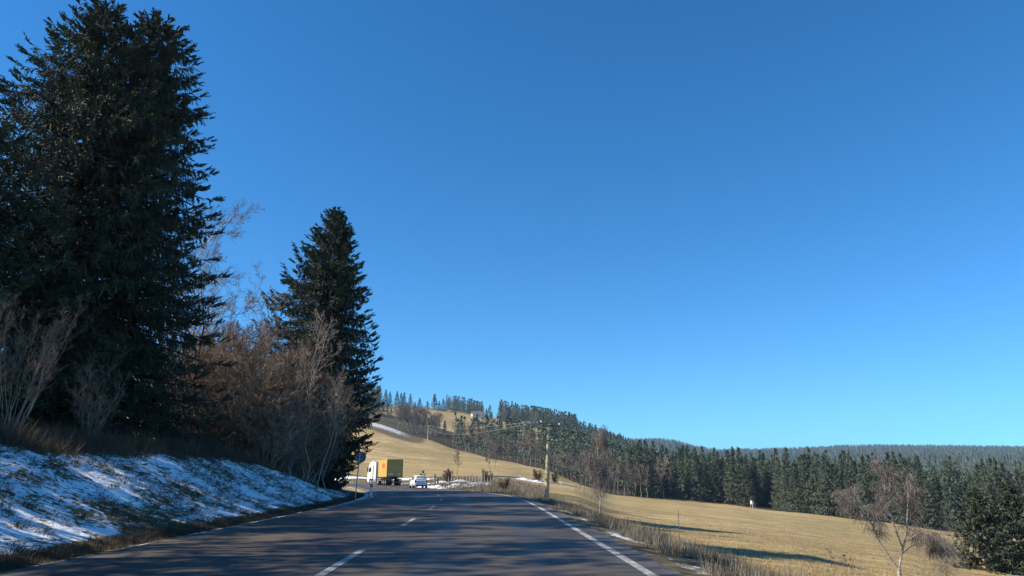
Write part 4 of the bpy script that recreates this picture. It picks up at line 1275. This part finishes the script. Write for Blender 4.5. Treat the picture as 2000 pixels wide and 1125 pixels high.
for k_ in range(4):
    g = Geo(); g.lathe([(.022, 0), (.022, .52)], 8, c=(0, 0, -.2 + .5 * k_ + (.0 if k_ else 0))); obj('pole_section', g, M['white_plastic'] if k_ in (0, 1) else M['red_plastic'], t, True)

# small delineators along the narrow road beyond the field
t0 = None
for i, (pxx, Dq) in enumerate([(1016, 168), (1059, 172), (1096, 176)]):
    p = on(u_of(pxx) * Dq, Dq)
    lab = ('white marker post of the narrow road, left of the concrete pole by a wide gap', 'white marker post just left of the concrete pole', 'white marker post right of the concrete pole')[i]
    if t0 is None:
        t0 = thing('delineator_post', lab, 'marker post', p, 0, 'small marker posts of the narrow road')
        g = Geo(); g.box((0, 0, .35), (.16, .12, 1.1), bev=.03); obj('post_body', g, M['white_plastic'], t0)
        g = Geo(); g.box((0, 0, .98), (.165, .125, .16), bev=.03); obj('black_band', g, M['black_plastic'], t0)
    else: dup(t0, p, 0, 1, lab)
# narrow road itself
g = Geo(); pts = []
for pxx in np.linspace(960, 1125, 40):
    Dq = np.interp(pxx, [960, 1016, 1125], [163, 169, 182]); x = u_of(pxx) * Dq
    pts.append([(x, Dq - 1.6, ground(x, Dq) + .20), (x, Dq + 1.6, ground(x, Dq) + .28)])
pts = np.array(pts); n_ = len(pts); ii = np.arange(n_ - 1)
pts2 = np.concatenate([pts.reshape(-1, 3), pts.reshape(-1, 3) - np.array([0, 0, .7])])
g.add(pts2, np.stack([2 * ii, 2 * ii + 2, 2 * ii + 3, 2 * ii + 1], -1)); g.add(pts2, np.stack([2 * ii, 2 * n_ + 2 * ii, 2 * n_ + 2 * ii + 2, 2 * ii + 2], -1)); g.add(pts2, np.stack([2 * ii + 1, 2 * ii + 3, 2 * n_ + 2 * ii + 3, 2 * n_ + 2 * ii + 1], -1))
tag(obj('farm_road', g, M['paint']), 'narrow pale road crossing below the meadow hill', 'road', kind='structure')

# yellow sign
yx = u_of(675) * 118; gz = ground(yx, 118)
t = thing('yellow_sign', 'small yellow and white direction sign on a dark post left of the truck', 'sign', (yx, 118, gz), math.radians(-15))
zc = at(674, 923, 118).z - gz
g = Geo(); g.tubes(np.array([[(0, 0, -.3), (0, 0, zc + .35)]]), np.full((1, 2), .05), 8); obj('post', g, M['dark_steel'], t, True)
g = Geo(); g.box((-.25, -.08, zc), (.75, .03, .72), bev=.01); obj('yellow_plate', g, M['yellow'], t)
g = Geo(); g.box((.38, -.08, zc - .1), (.42, .03, .5), bev=.01); obj('white_plate', g, M['white_plastic'], t)
for k_, (w_, dz) in enumerate([(.42, .14), (.5, -.06), (.36, -.22)]):
    g = Geo(); g.box((-.25, -.099, zc + dz), (w_, .006, .05)); obj('lettering', g, M['black_plastic'], t)

# stakes
i = 0; t0 = None
rg = np.random.default_rng(44)
for pxx in list(np.linspace(876, 958, 15)) + [849.5]:
    Dq = 98 + 10 * rg.random(); x = u_of(pxx) * Dq; p = on(x, Dq)
    if pxx == 849.5:
        g = Geo(); g.box((0, 0, .7), (.32, .32, 2.0), bev=.04); g.box((.45, .1, .45), (.26, .3, 1.5), bev=.04)
        tag(obj('wooden_post', g, M['wood'], None, False, p), 'thick brown double wooden post right of the white car', 'post'); continue
    lab = f'thin pale stake beyond the bend, {ORD[i]} to the right of the white car'
    if t0 is None:
        g = Geo(); g.tubes(np.array([[(0, 0, -.3), (.02, 0, .6), (.0, 0, 1.35)]]), np.array([[.035, .035, .028]]), 6)
        t0 = tag(obj('stake', g, M['wood_pale'], None, True, p), lab, 'stake', 'pale stakes beyond the bend')
    else:
        o_ = dup(t0, p, rg.random() * 6, (1, 1, .7 + .6 * rg.random()), lab)
    i += 1
vx = u_of(1329) * 30; p = on(vx, 30)
g = Geo(); g.tubes(np.array([[(0, 0, -.2), (.0, 0, .8), (.01, 0, 1.5)]]), np.full((1, 3), .012), 6)
tag(obj('stake', g, M['wood_pale'], None, True, at(1329, 1082, 26)), 'single thin pale stake in the grass of the right verge', 'stake')
# dead thistles
t0 = None
for i, (pxx, pyy, sc) in enumerate([(1609, 1122, 1.0), (1628, 1124, .95), (1641, 1127, .8)]):
    Dq = 31.; p = on(u_of(pxx) * Dq, Dq)
    lab = ('dead thistle with dark heads, leftmost of three in the field', 'dead thistle with dark heads, middle of three in the field', 'dead thistle, shortest and rightmost of three in the field')[i]
    if t0 is None:
        t0 = thing('dead_thistle', lab, 'plant', p, 0, 'dead thistles')
        P, q = stem(1.0, .008, seed=3, wig=.2); g = Geo(); g.tubes(P, q, 4)
        P1, q1 = grow(P, q, 6, .4, .95, .6, .35, .7, .2, .1, np.random.default_rng(1), N=4); g.tubes(P1, q1 * 1.0 + .002, 3)
        obj('stem', g, M['bark_dark'], t0)
        g = Geo()
        for e in list(P1[:, -1]) + [P[0, -1]]: g.lathe([(.006, -.03), (.028, 0), (.022, .03), (.004, .04)], 7, c=tuple(e))
        obj('seed_head', g, M['bark_dark'], t0)
    else: dup(t0, p, i * 2., sc, lab)

# snow heaps left by the plough around the bend
g = Geo()
for (pxx, Dq, ln, w_, h_, ang) in [(848, 96, 5.0, 1.2, .30, .1), (895, 97, 4.5, 1.2, .28, .1), (933, 99, 5.0, 1.3, .32, 0), (880, 92, 3.5, .8, .15, 0), (915, 90, 3.5, .8, .18, -.5), (870, 118, 7, 1.6, .35, 0), (900, 122, 9, 1.6, .38, 0), (935, 120, 7, 1.5, .3, 0), (1035, 165, 7, 2, .4, 0), (800, 142, 13, 5, .3, 0), (690, 150, 12, 3, .3, 0)]:
    x0 = u_of(pxx) * Dq; nu, nv = 22, 7
    for a_ in [0]:
        U, V_ = np.meshgrid(np.linspace(-1, 1, nu), np.linspace(-1, 1, nv), indexing='ij')
        X = x0 + U * ln / 2 * math.cos(ang) - V_ * w_ / 2 * math.sin(ang) * (1 - U ** 2 * .6); Y = Dq + U * ln / 2 * math.sin(ang) + V_ * w_ / 2 * math.cos(ang) * (1 - U ** 2 * .6)
        z = np.maximum(ground_full(X, Y)[0], road_z(Y.ravel()) - .05).reshape(nu, nv) + h_ * np.clip(1 - U ** 2, 0, 1) ** .7 * np.clip(1 - V_ ** 2, 0, 1) ** .8 * (1 + .35 * np.sin(U * 7 + pxx) + .2 * rg.normal(size=U.shape)) - .03
        idx = np.arange(nu * nv).reshape(nu, nv)
        g.add(np.stack([X, Y, z], -1).reshape(-1, 3), np.stack([idx[:-1, :-1], idx[1:, :-1], idx[1:, 1:], idx[:-1, 1:]], -1).reshape(-1, 4))
tag(obj('snow', g, M['snow'], None, True), 'ploughed strips of old snow lying around the bend', 'snow', kind='stuff')

# ------------------------------------------------------------------ vehicles
def wheel(parent, x, y, r, w, rim=M['steel']):
    g = Geo(); g.lathe([(r * .62, -w / 2), (r * .93, -w / 2), (r, -w / 2 + .03), (r, w / 2 - .03), (r * .93, w / 2), (r * .62, w / 2)], 24, axis='x', c=(x, y, r)); wh = obj('wheel', g, M['rubber'], parent, False)
    g = Geo(); g.lathe([(r * .12, -w / 2 - .02), (r * .35, -w / 2 - .015), (r * .61, -w / 2 + .02), (r * .61, w / 2 - .02), (r * .35, w / 2 + .015), (r * .12, w / 2 + .02)], 18, axis='x', c=(x, y, r)); obj('rim', g, rim, wh, False)
    return wh

# articulated truck; the semi-trailer's own axis, +Y forward
rear = at(770, 945, 113)
hd_t = math.radians(20.5)
def fwd(h_): return Vector((-math.sin(h_), math.cos(h_), 0))
TR = Vector((rear.x, 113, road_z(113)))
t = thing('truck_trailer', 'yellow box trailer with red marks behind the white truck', 'trailer', TR, hd_t)
LT = 6.4
g = Geo(); g.box((0, LT / 2, 2.62), (2.5, LT, 2.66), bev=.03); obj('box_body', g, M['yellow_box'], t)
g = Geo()
for x_ in (-1.235, 1.235): g.box((x_, -.012, 2.62), (.06, .05, 2.66))
g.box((0, -.012, 3.93), (2.41, .05, .07)); g.box((0, -.012, 1.31), (2.41, .05, .07)); obj('door_frame', g, M['dark_steel'], t)
for sx_ in (-1, 1):
    g = Geo(); g.box((sx_ * .6, -.02, 2.62), (1.17, .03, 2.5), bev=.01); d_ = obj('rear_door', g, M['yellow_box'], t)
    g = Geo()
    for q in (.25, .75): g.tubes(np.array([[(sx_ * q, -.05, 1.42), (sx_ * q, -.05, 3.84)]]), np.full((1, 2), .018), 6)
    obj('lock_rod', g, M['steel'], d_)
for (x_, w_) in ((-.62, .75), (.72, .38)):
    g = Geo(); g.box((x_, -.046, 1.72), (w_, .012, .2)); obj('sticker', g, M['white_plastic'], t)
# red marks on the long side
for k_, (y_, z_, w_, h_, sh_) in enumerate([(1.6, 3.0, .5, .7, .25), (2.4, 3.0, .5, .7, .25), (3.15, 3.0, .45, .7, .25)]):
    g = Geo(); c_ = np.array([(y_ - w_ / 2 - sh_ / 2, z_ - h_ / 2), (y_ + w_ / 2 - sh_ / 2, z_ - h_ / 2), (y_ + w_ / 2 + sh_ / 2, z_ + h_ / 2), (y_ - w_ / 2 + sh_ / 2, z_ + h_ / 2)])
    g.prism(c_, 0, -1.256, -1.262); obj('red_mark', g, M['orange_red'], t)
g = Geo(); g.box((-.45, LT / 2 - .3, 1.12), (.14, LT - .8, .3)); g.box((.45, LT / 2 - .3, 1.12), (.14, LT - .8, .3)); g.box((0, 1.2, 1.05), (.9, .2, .2)); g.box((0, 3.4, 1.05), (.9, .2, .2)); obj('chassis', g, M['dark_steel'], t)
g = Geo(); g.box((0, .05, .52), (2.35, .12, .14), bev=.02); g.box((-.7, .15, .82), (.1, .1, .6)); g.box((.7, .15, .82), (.1, .1, .6)); obj('underrun_bar', g, M['dark_steel'], t)
for sx_ in (-1, 1):
    g = Geo(); g.box((sx_ * .95, -.02, .92), (.42, .05, .14), bev=.01); obj('tail_lamp', g, M['lamp_red'], t)
    g = Geo(); g.box((sx_ * 1.02, .35, .62), (.42, .02, .55)); obj('mudflap', g, M['white_plastic'] if sx_ > 0 else M['black_plastic'], t)
    g = Geo(); g.box((sx_ * 1.2, 5.6, .8), (.04, 3.2, .12)); g.box((sx_ * 1.2, 5.6, 1.05), (.04, 3.2, .12)); obj('side_guard', g, M['steel'], t)
    for y_ in (.95, 2.2, 3.4): wheel(t, sx_ * 1.02, y_, .5, .36)
g = Geo(); g.box((0, LT + .03, 2.62), (2.3, .06, 2.3), bev=.02); obj('front_wall', g, M['yellow_box'], t)
# tractor unit
joint = TR + fwd(hd_t) * (LT + 1.35)
hd_c = math.radians(36)
t = thing('truck', 'white truck with high cab pulling the yellow trailer round the bend', 'truck', joint, hd_c)
cabp = [(1.3, .95), (1.3, 3.75), (1.75, 3.86), (2.6, 3.62), (3.05, 3.05), (3.42, 2.15), (3.5, 1.2), (3.48, .55), (2.9, .42), (2.72, 1.0), (1.9, 1.0), (1.75, .95)]
g = Geo(); g.prism(cabp, 0, -1.22, 1.22); obj('cab', g, M['cab_white'], t)
for sx_ in (-1, 1):
    g = Geo(); g.prism([(2.15, 2.1), (2.15, 2.85), (2.75, 2.85), (3.12, 2.1)], 0, sx_ * 1.222, sx_ * 1.235); d_ = obj('side_window', g, M['glass'], t)
    g = Geo(); g.prism([(.55, .95), (.55, 3.55), (1.28, 3.72), (1.28, .95)], 0, sx_ * 1.14, sx_ * 1.2); obj('side_fairing', g, M['cab_white'], t)
    g = Geo(); g.box((sx_ * 1.42, 3.15, 2.45), (.14, .22, .75), bev=.05); g.box((sx_ * 1.3, 3.15, 2.8), (.2, .05, .05)); obj('mirror', g, M['black_plastic'], t)
    g = Geo(); g.prism([(2.05, 1.05), (2.05, 2.02), (3.2, 2.02), (3.2, 1.05)], 0, sx_ * 1.221, sx_ * 1.228); d_ = obj('door', g, M['cab_white'], t)
    g = Geo(); g.box((sx_ * 1.24, 2.2, 1.75), (.03, .18, .05)); obj('handle', g, M['black_plastic'], d_)
    g = Geo(); g.box((sx_ * 1.0, 1.0, .7), (.4, 1.1, .55), bev=.08); obj('fuel_tank', g, M['steel'], t)
    wheel(t, sx_ * 1.02, 2.45, .5, .32); wheel(t, sx_ * .98, -.35, .5, .5)
    g = Geo(); g.prism([(-.95, .75), (-.8, 1.05), (-.35, 1.14), (.1, 1.05), (.28, .75), (.2, .75), (.05, .98), (-.35, 1.07), (-.75, .98), (-.87, .75)], 0, sx_ * .72, sx_ * 1.24); obj('mudguard', g, M['black_plastic'], t)
g = Geo(); g.prism([(2.63, 3.55), (3.06, 3.0), (3.40, 2.15), (3.44, 2.15), (3.10, 3.02), (2.66, 3.58)], 0, -1.1, 1.1); obj('windscreen', g, M['glass'], t)
g = Geo(); g.box((-.42, .3, .85), (.12, 3.4, .26)); g.box((.42, .3, .85), (.12, 3.4, .26)); g.box((0, -.2, 1.08), (.9, .9, .12), bev=.05); obj('chassis', g, M['dark_steel'], t)

# white hatchback
cpos = at(822, 951, 89)
t = thing('hatchback_car', 'white hatchback car seen from behind, following the truck', 'car', (cpos.x, 89, road_z(89) + .005), math.radians(15))
def loft(sections, m, name, parent, cap=True):
    """sections: list of (y, ring of (x,z))"""
    g = Geo(); n_ = len(sections[0][1])
    v = np.concatenate([np.c_[np.array(rg_)[:, 0], np.full(n_, y_), np.array(rg_)[:, 1]] for y_, rg_ in sections])
    f = [(i * n_ + j, i * n_ + (j + 1) % n_, (i + 1) * n_ + (j + 1) % n_, (i + 1) * n_ + j) for i in range(len(sections) - 1) for j in range(n_)]
    g.add(v, f); g.add(v, [tuple(range(n_))]); g.add(v, [tuple(range((len(sections) - 1) * n_ + n_ - 1, (len(sections) - 1) * n_ - 1, -1))])
    return obj(name, g, m, parent, True)
def ring(wb, wm, wt, z0, z1, z2):   # lower body ring
    h_ = [(wb * .92, z0), (wb, z0 + .08), (wm, z1), (wt, z2), (wt * .9, z2 + .03)]
    return h_ + [(-x_, z_) for x_, z_ in reversed(h_)]
loft([(0.0, ring(.74, .80, .74, .42, .62, .92)), (.08, ring(.80, .86, .80, .30, .62, .97)), (.5, ring(.84, .89, .82, .24, .60, .98)), (1.4, ring(.85, .89, .82, .22, .6, .96)), (2.7, ring(.85, .89, .80, .22, .6, .95)), (3.4, ring(.84, .87, .74, .24, .58, .88)), (3.95, ring(.78, .80, .62, .28, .55, .74)), (4.1, ring(.68, .68, .52, .34, .52, .64))], M['car_white'], 'body', t)
def gring(w0, w1, z0, z1):
    h_ = [(w0, z0), (w0 * .5 + w1 * .5, z0 * .45 + z1 * .55), (w1, z1 - .05), (w1 * .8, z1)]
    return h_ + [(-x_, z_) for x_, z_ in reversed(h_)]
loft([(.16, gring(.74, .62, .98, 1.16)), (.42, gring(.77, .60, .98, 1.46)), (.7, gring(.78, .61, .98, 1.51)), (1.6, gring(.79, .62, .97, 1.53)), (2.3, gring(.79, .61, .96, 1.48)), (2.75, gring(.79, .6, .96, 1.30)), (3.15, gring(.77, .58, .95, 1.0))], M['car_white'], 'cabin', t)
g = Geo(); g.add([(-.58, .155, 1.06), (.58, .155, 1.06), (.52, .36, 1.42), (-.52, .36, 1.42), (-.58, .13, 1.06), (.58, .13, 1.06), (.52, .335, 1.42), (-.52, .335, 1.42)], [(4, 5, 6, 7), (0, 3, 2, 1), (0, 1, 5, 4), (1, 2, 6, 5), (2, 3, 7, 6), (3, 0, 4, 7)]); obj('rear_window', g, M['glass'], t)
for sx_ in (-1, 1):
    g = Geo()
    for (ya, yb, za, zb) in ((.75, 1.5, 1.0, 1.43), (1.58, 2.45, 1.0, 1.40)):
        xo = lambda z_: sx_ * (.80 - (z_ - .97) * .30)
        q = [(xo(za), ya, za), (xo(za), yb + .15, za), (xo(zb), yb - .12, zb), (xo(zb), ya + .04, zb)]
        q2 = [(a_ - sx_ * .05, b_, c_) for a_, b_, c_ in q]
        g.add(q + q2, [(0, 1, 2, 3), (7, 6, 5, 4), (0, 4, 5, 1), (1, 5, 6, 2), (2, 6, 7, 3), (3, 7, 4, 0)])
    obj('side_window', g, M['glass'], t)
    g = Geo(); g.box((sx_ * .70, .03, .85), (.18, .16, .26), bev=.03); obj('tail_lamp', g, M['lamp_red'], t)
    g = Geo(); g.box((sx_ * .98, 2.55, 1.02), (.18, .12, .14), bev=.03); g.box((sx_ * .86, 2.55, .98), (.14, .04, .04)); obj('mirror', g, M['black_plastic'], t)
    wheel(t, sx_ * .79, .75, .315, .2); wheel(t, sx_ * .79, 3.25, .315, .2)
g = Geo(); g.box((0, .02, .48), (1.5, .16, .26), bev=.05); obj('bumper', g, M['car_white'], t)
g = Geo(); g.box((0, .0, .34), (1.3, .14, .12), bev=.03); obj('diffuser', g, M['black_plastic'], t)
g = Geo(); g.box((0, -.02, .78), (.5, .03, .11)); obj('number_plate', g, M['white_plastic'], t)

# ------------------------------------------------------------------ hide, house
hp = on(u_of(1465) * 252, 252)
t = thing('hunting_hide', 'small white raised hunting hide with a ladder at the forest edge', 'hide', hp, .3)
t.scale = (.72,) * 3
zb = 1.7
g = Geo(); g.box((0, 0, zb + .95), (1.3, 1.3, 1.6)); obj('cabin', g, M['wall_white'], t)
g = Geo(); g.box((0, 0, zb + 1.83), (1.6, 1.6, .14)); obj('roof', g, M['roof'], t)
g = Geo(); g.box((0, -.655, zb + 1.25), (.9, .03, .35)); obj('window', g, M['black_plastic'], t)
for sx_ in (-1, 1):
    for sy_ in (-1, 1):
        g = Geo(); g.tubes(np.array([[(sx_ * .9, sy_ * .9, -.4), (sx_ * .55, sy_ * .55, zb + .2)]]), np.full((1, 2), .09), 6); obj('leg', g, M['wood_pale'], t)
g = Geo()
for s_ in (-.25, .25): g.tubes(np.array([[(2.5, s_, -.3), (.6, s_, zb + .4)]]), np.full((1, 2), .07), 6)
for k_ in range(5): g.box((2.4 - k_ * .36, 0, .05 + k_ * .38), (.07, .5, .07))
obj('ladder', g, M['wood_pale'], t)

for (pxx, pyy, Dq, W, Dp, H_, lab, cat) in [(1023, 823, 830, 14, 9, 6.5, 'pale house with brown roof on the far hill below the skyline wood', 'house'), (933, 806, 930, 16, 8, 4.5, 'long white farm building at the right end of the skyline wood', 'farm building')]:
    p = at(pxx, pyy, Dq); gz = ground(p.x, Dq)
    t = thing('house' if cat == 'house' else 'farm_building', lab, cat, (p.x, Dq, gz), .25)
    g = Geo(); g.box((0, 0, H_ / 2 - .6), (W, Dp, H_ + 1.2)); w_ = obj('wall', g, M['wall_white'], t)
    g = Geo(); g.prism([(-Dp / 2 - .6, H_), (Dp / 2 + .6, H_), (0, H_ + 3.4)], 0, -W / 2 - .6, W / 2 + .6); r_ = obj('roof', g, M['roof'], t)
    g = Geo(); g.box((W * .2, 0, H_ + 3.4), (.9, .9, 1.6)); obj('chimney', g, M['wall_white'], r_)
    for k_ in range(4):
        g = Geo(); g.box((-W * .36 + k_ * W * .24, -Dp / 2 - .03, H_ * .55), (1.4, .08, 1.5)); obj('window', g, M['glass'], t)
    g = Geo(); g.box((W * .47, -Dp / 2 - .04, 1.1), (1.1, .08, 2.2)); obj('door', g, M['wood'], t)

# ------------------------------------------------------------------ air
def haze():
    g = Geo(); zl, zh = -140.0, 215.0; g.box((650, 2450, (zl + zh) / 2), (2900, 5300, zh - zl))
    m = bpy.data.materials.new('haze_air'); m.use_nodes = True
    nt = m.node_tree; nt.nodes.clear()
    v = nt.nodes.new('ShaderNodeVolumePrincipled'); o_ = nt.nodes.new('ShaderNodeOutputMaterial')
    v.inputs['Color'].default_value = (.42, .68, 1.0, 1)
    v.inputs['Density'].default_value = 0.00009
    v.inputs['Anisotropy'].default_value = 0.0
    nt.links.new(v.outputs[0], o_.inputs['Volume'])
    return tag(obj('haze', g, m), 'thin blue haze in the valley air', 'haze', kind='stuff')
haze()
